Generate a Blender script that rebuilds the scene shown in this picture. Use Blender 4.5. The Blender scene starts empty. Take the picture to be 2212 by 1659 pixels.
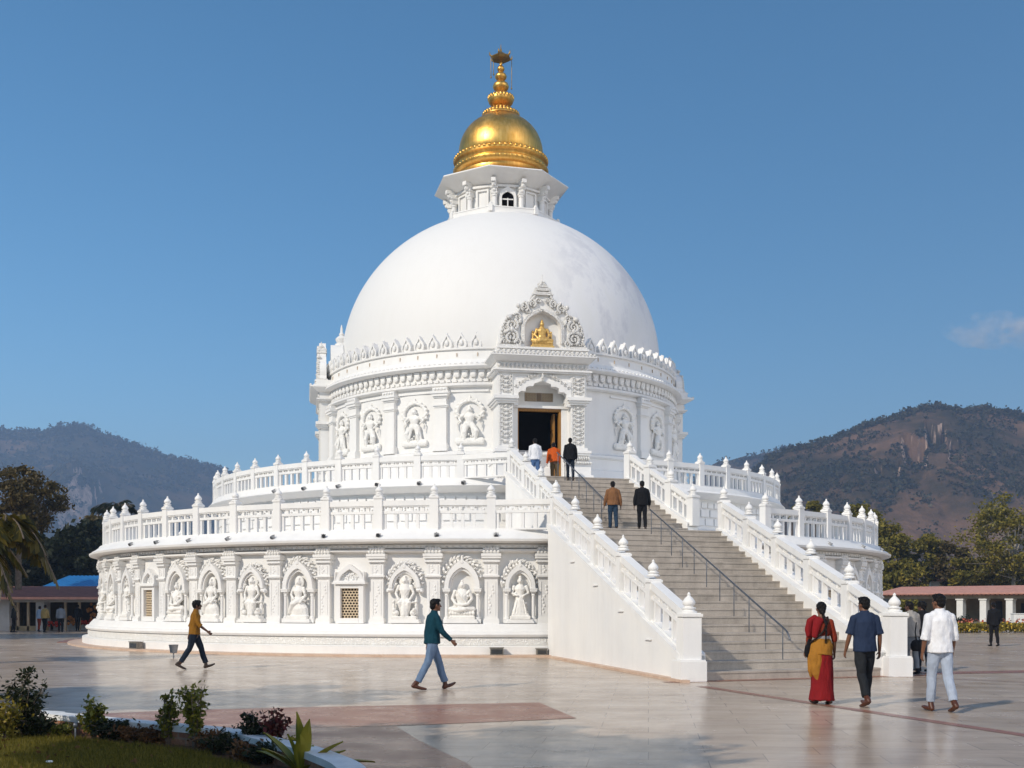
import bpy, bmesh, math, random
from mathutils import Vector, Matrix, noise
from math import sin, cos, pi, radians, sqrt, atan2
S = bpy.context.scene
COL = S.collection
F, HX, HY, EYE = 2400.0, 1106.0, 1303.0, 1.62      # focal length and principal point in photo units, eye height
def at(px, py, Y):
    return Vector(((px-HX)/F*Y, Y, EYE+(HY-py)/F*Y))
def gnd(px, py, z=0.0):
    Y = (EYE-z)*F/(py-HY)
    return Vector(((px-HX)/F*Y, Y, z))

# ---------------------------------------------------------------- materials
MATS = {}
def new_mat(name):
    m = bpy.data.materials.new(name); m.use_nodes = True
    nt = m.node_tree; nt.nodes.clear()
    out = nt.nodes.new('ShaderNodeOutputMaterial')
    b = nt.nodes.new('ShaderNodeBsdfPrincipled')
    nt.links.new(b.outputs[0], out.inputs[0])
    MATS[name] = m
    return m, nt, b, out
def ramp(nt, fac, stops):
    r = nt.nodes.new('ShaderNodeValToRGB')
    el = r.color_ramp.elements
    while len(el) < len(stops): el.new(0.5)
    for e, (p, c) in zip(el, stops):
        e.position = p; e.color = (*c, 1) if len(c) == 3 else c
    nt.links.new(fac, r.inputs[0])
    return r
def coords(nt, scale=(1,1,1), rot=(0,0,0), obj=False):
    mp = nt.nodes.new('ShaderNodeMapping'); mp.inputs['Scale'].default_value = scale; mp.inputs['Rotation'].default_value = rot
    if obj:
        t = nt.nodes.new('ShaderNodeTexCoord'); nt.links.new(t.outputs['Object'], mp.inputs[0])
    else:
        g = nt.nodes.new('ShaderNodeNewGeometry'); nt.links.new(g.outputs['Position'], mp.inputs[0])
    return mp.outputs[0]
def noise_n(nt, vec, scale, detail=4, rough=.55):
    n = nt.nodes.new('ShaderNodeTexNoise')
    n.inputs['Scale'].default_value = scale; n.inputs['Detail'].default_value = detail; n.inputs['Roughness'].default_value = rough
    nt.links.new(vec, n.inputs['Vector'])
    return n.outputs['Fac']
def bump(nt, b, h, strength, dist):
    bp = nt.nodes.new('ShaderNodeBump'); bp.inputs['Strength'].default_value = strength; bp.inputs['Distance'].default_value = dist
    nt.links.new(h, bp.inputs['Height']); nt.links.new(bp.outputs[0], b.inputs['Normal'])
    return bp
def mix(nt, fac, a, b, mode='MIX'):
    m = nt.nodes.new('ShaderNodeMix'); m.data_type = 'RGBA'; m.blend_type = mode
    for s, v in ((0, fac), (6, a), (7, b)):
        if hasattr(v, 'is_linked'): nt.links.new(v, m.inputs[s])
        else: m.inputs[s].default_value = v if s == 0 else (*v, 1)
    return m.outputs[2]
def math_n(nt, op, a, b=0.0):
    m = nt.nodes.new('ShaderNodeMath'); m.operation = op
    for s, v in ((0, a), (1, b)):
        if hasattr(v, 'is_linked'): nt.links.new(v, m.inputs[s])
        else: m.inputs[s].default_value = v
    return m.outputs[0]
def simple(name, col, rough=.6, var=.12, scale=6, metal=0, spec=.4, bmp=0, bscale=40, bdist=.01, obj=False, sx=(1,1,1)):
    m, nt, b, _ = new_mat(name)
    v = coords(nt, sx, obj=obj)
    n = noise_n(nt, v, scale)
    lo = tuple(c*(1-var) for c in col); hi = tuple(min(1, c*(1+var)) for c in col)
    r = ramp(nt, n, [(.3, lo), (.7, hi)])
    nt.links.new(r.outputs[0], b.inputs['Base Color'])
    b.inputs['Roughness'].default_value = rough; b.inputs['Metallic'].default_value = metal
    b.inputs['Specular IOR Level'].default_value = spec
    if bmp: bump(nt, b, noise_n(nt, v, bscale, 3), bmp, bdist)
    return m
# whitewash: plaster with faint grime streaks and cloudy repainting patches
def whitewash(name, carve=0, cscale=7.0, stain=.35):
    m, nt, b, _ = new_mat(name)
    p = coords(nt)
    streak = noise_n(nt, coords(nt, (2.2, 2.2, .22)), 1.6, 5, .6)
    patch = noise_n(nt, p, .55, 5, .6)
    r1 = ramp(nt, streak, [(.45, (.83, .815, .785)), (.75, (.72, .69, .645))])
    r2 = ramp(nt, patch, [(.35, (.74, .735, .73)), (.6, (.83, .815, .785))])
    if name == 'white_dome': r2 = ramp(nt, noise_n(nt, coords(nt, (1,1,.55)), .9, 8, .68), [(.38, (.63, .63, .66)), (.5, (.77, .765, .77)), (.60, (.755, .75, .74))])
    if name == 'white_dome':   # mottled greyer tone blended in towards the right side of the dome
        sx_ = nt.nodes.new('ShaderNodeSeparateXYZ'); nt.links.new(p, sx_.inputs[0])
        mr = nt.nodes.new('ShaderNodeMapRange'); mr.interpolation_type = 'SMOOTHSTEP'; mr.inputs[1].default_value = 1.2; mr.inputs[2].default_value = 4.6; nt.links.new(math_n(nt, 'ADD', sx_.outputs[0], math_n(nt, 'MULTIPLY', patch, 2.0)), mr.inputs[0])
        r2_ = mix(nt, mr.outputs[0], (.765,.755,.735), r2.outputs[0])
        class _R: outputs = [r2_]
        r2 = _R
    c = mix(nt, stain, r2.outputs[0], r1.outputs[0])
    fine = noise_n(nt, p, 26, 4, .6)
    if carve:
        vo = nt.nodes.new('ShaderNodeTexVoronoi'); vo.feature = 'SMOOTH_F1'
        vo.inputs['Scale'].default_value = cscale; vo.inputs['Smoothness'].default_value = .35
        dist = nt.nodes.new('ShaderNodeVectorMath'); dist.operation = 'ADD'
        wn = nt.nodes.new('ShaderNodeTexNoise'); wn.inputs['Scale'].default_value = cscale*.8
        nt.links.new(p, wn.inputs['Vector']); sc = nt.nodes.new('ShaderNodeVectorMath'); sc.operation = 'SCALE'
        sc.inputs[3].default_value = .18; nt.links.new(wn.outputs['Color'], sc.inputs[0])
        nt.links.new(p, dist.inputs[0]); nt.links.new(sc.outputs[0], dist.inputs[1])
        nt.links.new(dist.outputs[0], vo.inputs['Vector'])
        h = math_n(nt, 'SINE', math_n(nt, 'MULTIPLY', vo.outputs['Distance'], 17.0))
        bump(nt, b, h, carve, .03)
        hollow_tone = ramp(nt, h, [(.0, (.88, .86, .82)), (.45, (1, 1, 1))])  # hollows of the carved pattern tinted darker than the raised parts
        c = mix(nt, .6, c, hollow_tone.outputs[0], 'MULTIPLY')
    else:
        bump(nt, b, fine, .25, .012)
    nt.links.new(c, b.inputs['Base Color'])
    b.inputs['Roughness'].default_value = .62; b.inputs['Specular IOR Level'].default_value = .3
    return m
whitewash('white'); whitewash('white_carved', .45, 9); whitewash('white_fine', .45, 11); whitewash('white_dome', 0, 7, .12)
simple('relief', (.82, .80, .76), .7, .07, 5, spec=.25, bmp=.5, bscale=30, bdist=.012)

def foliage(name, stops, trans=.3, rough=.55):
    m = bpy.data.materials.new(name); m.use_nodes = True; nt = m.node_tree; nt.nodes.clear(); MATS[name] = m
    out = nt.nodes.new('ShaderNodeOutputMaterial')
    g = nt.nodes.new('ShaderNodeNewGeometry')
    n = noise_n(nt, coords(nt), .7, 3)
    f = math_n(nt, 'ADD', math_n(nt, 'MULTIPLY', g.outputs['Random Per Island'], .65), math_n(nt, 'MULTIPLY', n, .45))
    r = ramp(nt, f, [(i/(len(stops)-1)*.8+.1, c) for i, c in enumerate(stops)])
    b = nt.nodes.new('ShaderNodeBsdfPrincipled'); b.inputs['Roughness'].default_value = rough; b.inputs['Specular IOR Level'].default_value = .25
    t = nt.nodes.new('ShaderNodeBsdfTranslucent'); mx = nt.nodes.new('ShaderNodeMixShader'); mx.inputs[0].default_value = trans
    nt.links.new(r.outputs[0], b.inputs['Base Color']); nt.links.new(r.outputs[0], t.inputs[0])
    nt.links.new(b.outputs[0], mx.inputs[1]); nt.links.new(t.outputs[0], mx.inputs[2]); nt.links.new(mx.outputs[0], out.inputs[0])
    return m
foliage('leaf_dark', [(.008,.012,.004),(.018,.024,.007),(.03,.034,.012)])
foliage('leaf_olive', [(.04,.042,.009),(.16,.145,.024),(.32,.25,.042)])
foliage('leaf_brown', [(.035,.028,.012),(.085,.066,.022),(.15,.105,.036)])
foliage('leaf_bush', [(.035,.045,.008),(.13,.14,.018),(.27,.23,.03)])
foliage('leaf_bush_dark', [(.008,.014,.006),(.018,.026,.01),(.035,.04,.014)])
foliage('leaf_yellow', [(.08,.085,.012),(.17,.15,.02),(.28,.2,.03)])
foliage('leaf_red', [(.05,.012,.012),(.10,.02,.02),(.06,.03,.02)])
foliage('leaf_dry', [(.06,.03,.012),(.13,.06,.022),(.2,.10,.035)])
foliage('leaf_agave', [(.13,.16,.018),(.22,.22,.024),(.32,.27,.034)], .25, .4)
foliage('leaf_palm', [(.014,.016,.003),(.05,.045,.006),(.13,.095,.012)], .35, .4)
foliage('grass', [(.075,.07,.008),(.14,.12,.014),(.22,.17,.025)], .3)
foliage('petal_yellow', [(.55,.33,.02),(.7,.45,.04),(.6,.5,.1)], .3)
foliage('petal_red', [(.5,.05,.03),(.6,.12,.06),(.65,.3,.2)], .3)
foliage('hill_leaf', [(.016,.019,.009),(.036,.036,.015),(.075,.056,.026)], .1)
simple('bark', (.14,.11,.085), .9, .35, 8, bmp=.6, bscale=14, bdist=.05)
simple('bark_pale', (.36,.32,.26), .9, .3, 6, bmp=.5, bscale=14, bdist=.04)

# gilding: beaten sheets with slight tone changes and seams
m, nt, b, _ = new_mat('gold')
p = coords(nt)
n1 = noise_n(nt, p, 1.3, 5, .65); n2 = noise_n(nt, coords(nt, (9, 9, .9)), 1.0, 3)
r = ramp(nt, n1, [(.3, (.66,.34,.055)), (.7, (.92,.56,.15))])
c = mix(nt, .35, r.outputs[0], ramp(nt, n2, [(.35,(.52,.28,.06)),(.65,(.92,.60,.2))]).outputs[0])
nt.links.new(c, b.inputs['Base Color']); b.inputs['Metallic'].default_value = 1
rr = ramp(nt, noise_n(nt, p, 3.0, 4), [(.3,(.34,)*3),(.7,(.48,)*3)]); nt.links.new(rr.outputs[0], b.inputs['Roughness'])
bump(nt, b, noise_n(nt, p, 5, 3), .12, .03)
simple('gold_paint', (.62,.40,.13), .45, .2, 8, metal=.55, bmp=.3, bscale=24, bdist=.01)
simple('gold_dark', (.30,.20,.07), .45, .3, 8, metal=.8)
simple('wood_gold', (.30,.14,.025), .45, .25, 4, sx=(6,6,.6), bmp=.2)
simple('dark_inside', (.004,.003,.0025), 1, .2, spec=0)  # near-black colour stands in for the darkness of unlit interiors
simple('iron', (.16,.17,.19), .45, .2, 10, metal=.7)
simple('lamp_grey', (.34,.34,.34), .45, .15, 10, metal=.3)
simple('lamp_body', (.20,.185,.16), .6, .3, 18, bmp=.4, bscale=60)
simple('lamp_glass', (.03,.032,.035), .2, .2, spec=.6)
simple('grille_back', (.20,.145,.10), .8, .2, 8); simple('jali', (.62,.50,.35), .75, .15, 12, bmp=.3)
simple('red_roof', (.52,.26,.20), .8, .18, 3, bmp=.3, bscale=30)
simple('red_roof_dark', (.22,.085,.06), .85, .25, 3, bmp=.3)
simple('blue_roof', (.02,.17,.42), .45, .12, 2)
simple('shop_wall', (.50,.48,.47), .8, .1, 2)
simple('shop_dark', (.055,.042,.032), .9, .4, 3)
simple('pavilion_white', (.78,.76,.72), .7, .06, 2)
simple('pavilion_back', (.30,.235,.14), .85, .3, 1.2)
simple('beam_stone', (.45,.34,.23), .85, .15, 3)
simple('kerb_white', (.72,.71,.69), .65, .12, 5, bmp=.4, bscale=25)
simple('flagon', (.05,.16,.22), .6, .2)
simple('stall_red', (.35,.03,.02), .7, .5, 14); simple('stall_orange', (.40,.16,.04), .7, .5, 14)
simple('soil', (.12,.06,.03), .95, .35, 10, bmp=.8, bscale=22, bdist=.03)
simple('ground_earth', (.17,.14,.09), .95, .3, .25)
simple('rock_tan', (.42,.30,.22), .9, .3, .05)  # plain tan rock tone

# planter brick
m, nt, b, _ = new_mat('brick')
p = coords(nt, (1,1,1), obj=True)
br = nt.nodes.new('ShaderNodeTexBrick'); br.inputs['Scale'].default_value = 1; br.inputs['Brick Width'].default_value = .24; br.inputs['Row Height'].default_value = .085; br.inputs['Mortar Size'].default_value = .012
br.inputs['Color1'].default_value = (.36,.16,.09,1); br.inputs['Color2'].default_value = (.28,.115,.065,1); br.inputs['Mortar'].default_value = (.26,.2,.15,1)
u = nt.nodes.new('ShaderNodeUVMap'); nt.links.new(u.outputs[0], br.inputs['Vector'])
c = mix(nt, .4, br.outputs[0], ramp(nt, noise_n(nt, coords(nt), 14, 4), [(.3,(.12,.06,.035)),(.7,(.45,.22,.12))]).outputs[0])
nt.links.new(c, b.inputs['Base Color']); b.inputs['Roughness'].default_value = .95
bump(nt, b, noise_n(nt, coords(nt), 40, 3), .6, .02)

# polished marble paving
m, nt, b, _ = new_mat('marble')
p = coords(nt, (1,1,1), (0,0,radians(7)))
br = nt.nodes.new('ShaderNodeTexBrick'); br.offset = .5; br.inputs['Scale'].default_value = 1
br.inputs['Brick Width'].default_value = 1.22; br.inputs['Row Height'].default_value = .61; br.inputs['Mortar Size'].default_value = .008; br.inputs['Mortar Smooth'].default_value = .4; br.inputs['Bias'].default_value = 0
br.inputs['Color1'].default_value = (0,0,0,1); br.inputs['Color2'].default_value = (1,1,1,1); br.inputs['Mortar'].default_value = (.5,.5,.5,1)
nt.links.new(p, br.inputs['Vector'])
slab = ramp(nt, br.outputs[0], [(0,(.37,.295,.225)),(.3,(.50,.40,.305)),(.7,(.56,.46,.36)),(1,(.45,.37,.295))])
vein = noise_n(nt, coords(nt, (.5,1.6,1), (0,0,radians(14))), 1.5, 8, .68)
vr = ramp(nt, vein, [(.33,(.37,.275,.205)),(.5,(.54,.425,.32)),(.66,(.63,.52,.41))])
c = mix(nt, .55, slab.outputs[0], vr.outputs[0])
big = ramp(nt, noise_n(nt, p, .16, 4), [(.36,(.78,.75,.73)),(.62,(1,1,1))])
c = mix(nt, 1.0, c, big.outputs[0], 'MULTIPLY')
c = mix(nt, math_n(nt, 'MULTIPLY', br.outputs['Fac'], .8), c, (.22,.175,.14))
nt.links.new(c, b.inputs['Base Color'])
ro = ramp(nt, noise_n(nt, p, 1.1, 6, .65), [(.3,(.15,)*3),(.7,(.30,)*3)])
nt.links.new(ro.outputs[0], b.inputs['Roughness']); b.inputs['Specular IOR Level'].default_value = .17
bump(nt, b, noise_n(nt, p, 2.2, 3), .03, .02)
m, nt, b, _ = new_mat('red_stone')
p = coords(nt, (1,1,1), (0,0,radians(7)))
br = nt.nodes.new('ShaderNodeTexBrick'); br.inputs['Scale'].default_value = 1; br.inputs['Brick Width'].default_value = .92; br.inputs['Row Height'].default_value = .61; br.inputs['Mortar Size'].default_value = .006
br.inputs['Color1'].default_value = (.26,.105,.068,1); br.inputs['Color2'].default_value = (.33,.15,.10,1); br.inputs['Mortar'].default_value = (.2,.10,.075,1)
nt.links.new(p, br.inputs['Vector'])
c = mix(nt, .5, br.outputs[0], ramp(nt, noise_n(nt, p, 1.4, 7, .65), [(.3,(.20,.08,.055)),(.7,(.38,.195,.135))]).outputs[0])
nt.links.new(c, b.inputs['Base Color'])
ro = ramp(nt, noise_n(nt, p, 1.3, 5), [(.3,(.2,)*3),(.7,(.38,)*3)]); nt.links.new(ro.outputs[0], b.inputs['Roughness']); b.inputs['Specular IOR Level'].default_value = .10
m, nt, b, _ = new_mat('tile_kerb')
ck = ramp(nt, noise_n(nt, coords(nt), 2.2, 5, .65), [(.3,(.50,.33,.23)),(.7,(.66,.50,.38))])
nt.links.new(ck.outputs[0], b.inputs['Base Color']); b.inputs['Roughness'].default_value = .5

# granite of the steps: worn, streaked
m, nt, b, _ = new_mat('granite')
p = coords(nt)
c = ramp(nt, noise_n(nt, coords(nt, (1.4,1.4,.5)), 1.5, 6, .7), [(.28,(.32,.28,.235)),(.5,(.45,.395,.335)),(.72,(.54,.48,.415))])
c2 = ramp(nt, noise_n(nt, p, 60, 2), [(.35,(.78,)*3),(.65,(1.0,)*3)])
nt.links.new(mix(nt, 1.0, c.outputs[0], c2.outputs[0], 'MULTIPLY'), b.inputs['Base Color'])
b.inputs['Roughness'].default_value = .6; bump(nt, b, noise_n(nt, p, 50, 3), .25, .006)

# hills: scrub, dry grass and rock
def hillside(name, k, green):
    m, nt, b, _ = new_mat(name)
    g = nt.nodes.new('ShaderNodeNewGeometry')
    n1 = noise_n(nt, coords(nt), .011*k, 8, .62); n2 = noise_n(nt, coords(nt, (1,1,.5)), .05*k, 6, .65)
    mx = lambda c: tuple(v*(1-green)+w*green for v, w in zip(c, (.030,.036,.020)))
    sc = ramp(nt, n2, [(.36,(.018,.02,.011)),(.5,mx((.070,.050,.029))),(.62,mx((.175,.10,.062)))])
    gr = ramp(nt, n1, [(.38,(.022,.024,.013)),(.47,mx((.09,.060,.036))),(.56,mx((.24,.135,.082)))])
    c = mix(nt, .6, sc.outputs[0], gr.outputs[0])
    sep = nt.nodes.new('ShaderNodeSeparateXYZ'); nt.links.new(g.outputs['Normal'], sep.inputs[0])
    steep = ramp(nt, math_n(nt, 'ADD', sep.outputs[2], math_n(nt, 'MULTIPLY', math_n(nt, 'SUBTRACT', n2, .5), .45)), [(.53,(1,1,1)),(.60,(0,0,0))])
    rk = ramp(nt, noise_n(nt, coords(nt, (1,1,.35)), .16*k, 6, .75), [(.36,(.15,.105,.08)),(.48,(.42,.29,.21)),(.6,(.66,.46,.34))])
    c = mix(nt, steep.outputs[0], c, rk.outputs[0])
    nt.links.new(c, b.inputs['Base Color']); b.inputs['Roughness'].default_value = 1; b.inputs['Specular IOR Level'].default_value = .05
    bump(nt, b, noise_n(nt, coords(nt), .12*k, 6, .7), .6, 6)
hillside('hillside', 1, 0); hillside('hillside_far', .6, .42)

def cloth(name, col, var=.12, rough=.85):
    m, nt, b, _ = new_mat(name)
    v = coords(nt, (1,1,.6), obj=True)
    r = ramp(nt, noise_n(nt, v, 9, 5, .6), [(.3, tuple(c*(1-var) for c in col)), (.7, tuple(min(.85, c*(1+var)) for c in col))])
    nt.links.new(r.outputs[0], b.inputs['Base Color']); b.inputs['Roughness'].default_value = rough; b.inputs['Specular IOR Level'].default_value = .15
    bump(nt, b, noise_n(nt, coords(nt, (1,1,.4), obj=True), 13, 4), .8, .04)
    return m
for n_, c_ in dict(c_mustard=(.22,.10,.012), c_teal=(.006,.042,.062), c_denim=(.13,.19,.29), c_navyjean=(.012,.018,.03), c_black=(.009,.009,.011),
                   c_white=(.74,.74,.76), c_lightblue=(.36,.41,.50), c_navy=(.020,.032,.066), c_charcoal=(.018,.02,.023), c_grey=(.30,.28,.26), c_greyblue=(.17,.19,.22),
                   c_brown=(.21,.10,.045), c_jean=(.02,.04,.07), c_orange=(.5,.085,.012), c_bluejean=(.07,.13,.26), c_olive=(.09,.06,.03), c_red=(.20,.010,.012),
                   c_rust=(.22,.032,.014), c_yellow=(.34,.15,.022), c_maroon=(.10,.008,.012), c_paleblue=(.25,.33,.45), c_check=(.30,.22,.09), c_choco=(.028,.016,.012)).items():
    cloth(n_, c_)
cloth('c_silver', (.30,.29,.30)); cloth('hair', (.006,.005,.005), .3, .5)
simple('skin', (.17,.075,.04), .5, .1, 10, obj=True); simple('skin_dark', (.09,.04,.024), .5, .1, 10, obj=True)
simple('leather_brown', (.075,.022,.009), .45, .25, 14, obj=True); simple('leather_dark', (.03,.018,.012), .45, .25, 14, obj=True)
simple('eye_dark', (.02,.015,.012), .2, .1)

# ---------------------------------------------------------------- mesh building
class MB:
    def __init__(s): s.v = []; s.f = []
    def add(s, vs, fs, M=None):
        o = len(s.v)
        s.v += [(M @ Vector(p)) if M is not None else Vector(p) for p in vs]
        s.f += [tuple(i+o for i in f) for f in fs]
        return s
    def join(s, o, M=None): return s.add(o.v, o.f, M)
    def box(s, x0, x1, y0, y1, z0, z1, M=None):
        return s.add([(x0,y0,z0),(x1,y0,z0),(x1,y1,z0),(x0,y1,z0),(x0,y0,z1),(x1,y0,z1),(x1,y1,z1),(x0,y1,z1)],
                     [(3,2,1,0),(4,5,6,7),(0,1,5,4),(1,2,6,5),(2,3,7,6),(3,0,4,7)], M)
    def hexa(s, p):   # 8 explicit corners, box order
        return s.add(p, [(3,2,1,0),(4,5,6,7),(0,1,5,4),(1,2,6,5),(2,3,7,6),(3,0,4,7)])
    def prism(s, poly, y0, y1, M=None):     # polygon in (x,z), counter-clockwise seen from -Y, extruded from y0 (front) to y1
        n = len(poly)
        vs = [(x,y0,z) for x,z in poly]+[(x,y1,z) for x,z in poly]
        fs = [tuple(range(n)), tuple(range(2*n-1,n-1,-1))]+[(i,i+n,(i+1)%n+n,(i+1)%n) for i in range(n)]
        return s.add(vs, fs, M)
    def frame(s, outer, inner, y0, y1, M=None):   # open band between two polylines with the same count (arch surrounds)
        n = len(outer); vs = []
        for (x,z) in outer: vs += [(x,y0,z),(x,y1,z)]
        for (x,z) in inner: vs += [(x,y0,z),(x,y1,z)]
        o = 2*n; fs = []
        for i in range(n-1):
            a, b_ = 2*i, 2*i+2
            fs += [(a,o+a,o+b_,b_),(a+1,b_+1,o+b_+1,o+a+1),(a,b_,b_+1,a+1),(o+a,o+a+1,o+b_+1,o+b_)]
        fs += [(0,1,o+1,o),(2*n-2,o+2*n-2,o+2*n-1,2*n-1)]
        return s.add(vs, fs, M)
    def ring(s, poly, cx, cy, a0, a1, n):   # closed (r,z) section swept round (cx,cy) between azimuths
        full = abs(a1-a0) > 2*pi-1e-4; k = len(poly); vs = []; fs = []; m = n if full else n+1
        for i in range(m):
            t = a0+(a1-a0)*i/n
            vs += [(cx+r*sin(t), cy-r*cos(t), z) for r, z in poly]
        for i in range(n):
            for j in range(k):
                a, b_, c, d = i*k+j, i*k+(j+1)%k, ((i+1)%m)*k+(j+1)%k, ((i+1)%m)*k+j
                fs.append((a,d,c,b_))
        if not full: fs += [tuple(range(k)), tuple(range(n*k+k-1, n*k-1, -1))]
        return s.add(vs, fs)
    def lathe(s, prof, n=16, M=None):
        vs = []; fs = []; k = len(prof)
        for i in range(n):
            t = 2*pi*i/n; vs += [(r*cos(t), r*sin(t), z) for r, z in prof]
        for i in range(n):
            for j in range(k-1):
                fs.append((i*k+j, ((i+1)%n)*k+j, ((i+1)%n)*k+j+1, i*k+j+1))
        fs.append(tuple(i*k for i in range(n-1,-1,-1))); fs.append(tuple(i*k+k-1 for i in range(n)))
        return s.add(vs, fs, M)
    def ball(s, c, r, nu=8, nv=5, M=None):
        rx, ry, rz = r if hasattr(r, '__len__') else (r, r, r)
        vs = [(c[0],c[1],c[2]-rz)]; fs = []
        for j in range(1, nv):
            p = -pi/2+pi*j/nv
            vs += [(c[0]+rx*cos(p)*cos(2*pi*i/nu), c[1]+ry*cos(p)*sin(2*pi*i/nu), c[2]+rz*sin(p)) for i in range(nu)]
        vs.append((c[0],c[1],c[2]+rz)); top = len(vs)-1
        for i in range(nu):
            fs.append((0, 1+(i+1)%nu, 1+i)); fs.append((top, top-nu+i, top-nu+(i+1)%nu))
            for j in range(nv-2):
                a = 1+j*nu; fs.append((a+i, a+(i+1)%nu, a+nu+(i+1)%nu, a+nu+i))
        return s.add(vs, fs, M)
    def tube(s, pts, rx, ry=None, n=8, ref=(1,0,0), M=None, rnd=True):
        pts = [Vector(p) for p in pts]; k = len(pts)
        rx = list(rx) if hasattr(rx, '__len__') else [rx]*k
        ry = rx if ry is None else (list(ry) if hasattr(ry, '__len__') else [ry]*k)
        tans = []
        for i in range(k):
            t = pts[min(i+1,k-1)]-pts[max(i-1,0)]
            tans.append(t.normalized() if t.length > 1e-9 else Vector((0,0,1)))
        P = list(zip(pts, rx, ry, tans))
        if rnd:   # rounded ends
            e0 = [(pts[0]-tans[0]*min(rx[0],ry[0])*c, rx[0]*q, ry[0]*q, tans[0]) for c, q in ((.95,.3),(.6,.8))]
            e1 = [(pts[-1]+tans[-1]*min(rx[-1],ry[-1])*c, rx[-1]*q, ry[-1]*q, tans[-1]) for c, q in ((.6,.8),(.95,.3))]
            P = e0+P+e1
        vs = []; fs = []; m = len(P); ref = Vector(ref)
        for (p, a, b_, t) in P:
            u = ref-t*ref.dot(t)
            if u.length < .05: u = Vector((0,1,0))-t*t.y
            u.normalize(); w = t.cross(u)
            vs += [p+u*a*cos(2*pi*i/n)+w*b_*sin(2*pi*i/n) for i in range(n)]
        for j in range(m-1):
            for i in range(n):
                fs.append((j*n+i, j*n+(i+1)%n, (j+1)*n+(i+1)%n, (j+1)*n+i))
        fs.append(tuple(range(n-1,-1,-1))); fs.append(tuple((m-1)*n+i for i in range(n)))
        return s.add(vs, fs, M)
    def quad(s, c, u, w):
        return s.add([c-u-w, c+u-w, c+u+w, c-u+w], [(0,1,2,3)])
    def mesh(s, name, smooth=35):
        me = bpy.data.meshes.new(name); me.from_pydata([tuple(p) for p in s.v], [], s.f); me.update()
        if smooth:
            me.polygons.foreach_set('use_smooth', [True]*len(me.polygons))
            if smooth < 180: me.set_sharp_from_angle(angle=radians(smooth))
        return me
    def build(s, name, mat, parent=None, smooth=35, loc=None, rz=None):
        return link(name, s.mesh(name, smooth), mat, parent, loc, rz)
def link(name, me, mat=None, parent=None, loc=None, rz=None):
    o = bpy.data.objects.new(name, me); COL.objects.link(o)
    if mat is not None and not me.materials: me.materials.append(MATS[mat])
    if parent is not None: o.parent = parent
    if loc is not None: o.location = loc
    if rz is not None: o.rotation_euler = (0,0,rz)
    return o
def tag(o, label=None, cat=None, group=None, kind=None):
    for k, v in (('label',label),('category',cat),('group',group),('kind',kind)):
        if v: o[k] = v
    return o
def empty(name, loc=(0,0,0), rz=0, label=None, cat=None, group=None, parent=None):
    o = bpy.data.objects.new(name, None); COL.objects.link(o); o.location = loc; o.rotation_euler = (0,0,rz); o.empty_display_size = .3
    if parent is not None: o.parent = parent
    return tag(o, label, cat, group)
def copy_tree(o, parent=None):
    c = o.copy(); COL.objects.link(c); c.parent = parent
    for ch in list(o.children): copy_tree(ch, c)
    return c
def place(R, t, z=0.0, c=(0,0)):
    return Matrix.Translation((c[0]+R*sin(t), c[1]-R*cos(t), z)) @ Matrix.Rotation(t, 4, 'Z')
def remesh(mb, voxel, smooth=3, disp=0, dscale=8, dvec=(1,1,1)):
    me = mb.mesh('tmp', 180); o = bpy.data.objects.new('tmp', me); COL.objects.link(o)
    r = o.modifiers.new('r', 'REMESH'); r.mode = 'VOXEL'; r.voxel_size = voxel; r.use_smooth_shade = True
    if smooth:
        q = o.modifiers.new('s', 'SMOOTH'); q.iterations = smooth; q.factor = .5
    dg = bpy.context.evaluated_depsgraph_get(); dg.update()
    out = bpy.data.meshes.new_from_object(o.evaluated_get(dg))
    bpy.data.objects.remove(o); bpy.data.meshes.remove(me)
    if disp:
        nrm = [v.normal.copy() for v in out.vertices]
        for v, n in zip(out.vertices, nrm):
            p = Vector((v.co.x*dvec[0], v.co.y*dvec[1], v.co.z*dvec[2]))*dscale
            d = noise.noise(p)+.5*noise.noise(p*2.1)
            v.co += n*d*disp
    out.polygons.foreach_set('use_smooth', [True]*len(out.polygons)); out.materials.clear()
    return out
HAZE, SUN_EL, SUN_STR, SKY_STR, SKY_ALT, SKY_AIR, SKY_DUST, SKY_OZ, EXPO, SKY_SAT, SKY_ROT = .00033, 34, 3.8, .145, 200, 1.0, 1.7, 3.0, -.15, 1.27, -1
# ================================================================ the stupa
D0 = 51.5
CL, CU, CT = (-.9, D0), (-.67, D0), (-.517, D0)
SP, T0 = radians(6.05), radians(.85)
stupa = empty('stupa', (CL[0], D0, 0), 0, 'huge white domed shrine on two round terraces with a gilded crown', 'stupa')
SINV = Matrix.Translation((-CL[0], -D0, 0))
def sp(name, mb, mat, smooth=35, parent=None, M=None):
    o = mb.build(name, mat, parent or stupa, smooth) if isinstance(mb, MB) else link(name, mb, mat, parent or stupa)
    if parent is None: o.matrix_parent_inverse = SINV
    if M is not None: o.matrix_basis = M
    return o
TAU = 2*pi
def ring_part(name, poly, c, mat, n=144, a0=0, a1=TAU, smooth=40):
    return sp(name, MB().ring(poly, c[0], c[1], a0, a1, n), mat, smooth)

def arch(r, zc, k, n=15, peak=.0, leg=None, w=.28):
    p = []
    if leg is not None: p.append((-r, leg))
    for i in range(n):
        a = pi-pi*i/(n-1); x = r*cos(a)
        p.append((x, zc+k*r*sin(a)+peak*math.exp(-(x/(w*r))**2)))
    if leg is not None: p.append((r, leg))
    return p

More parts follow.
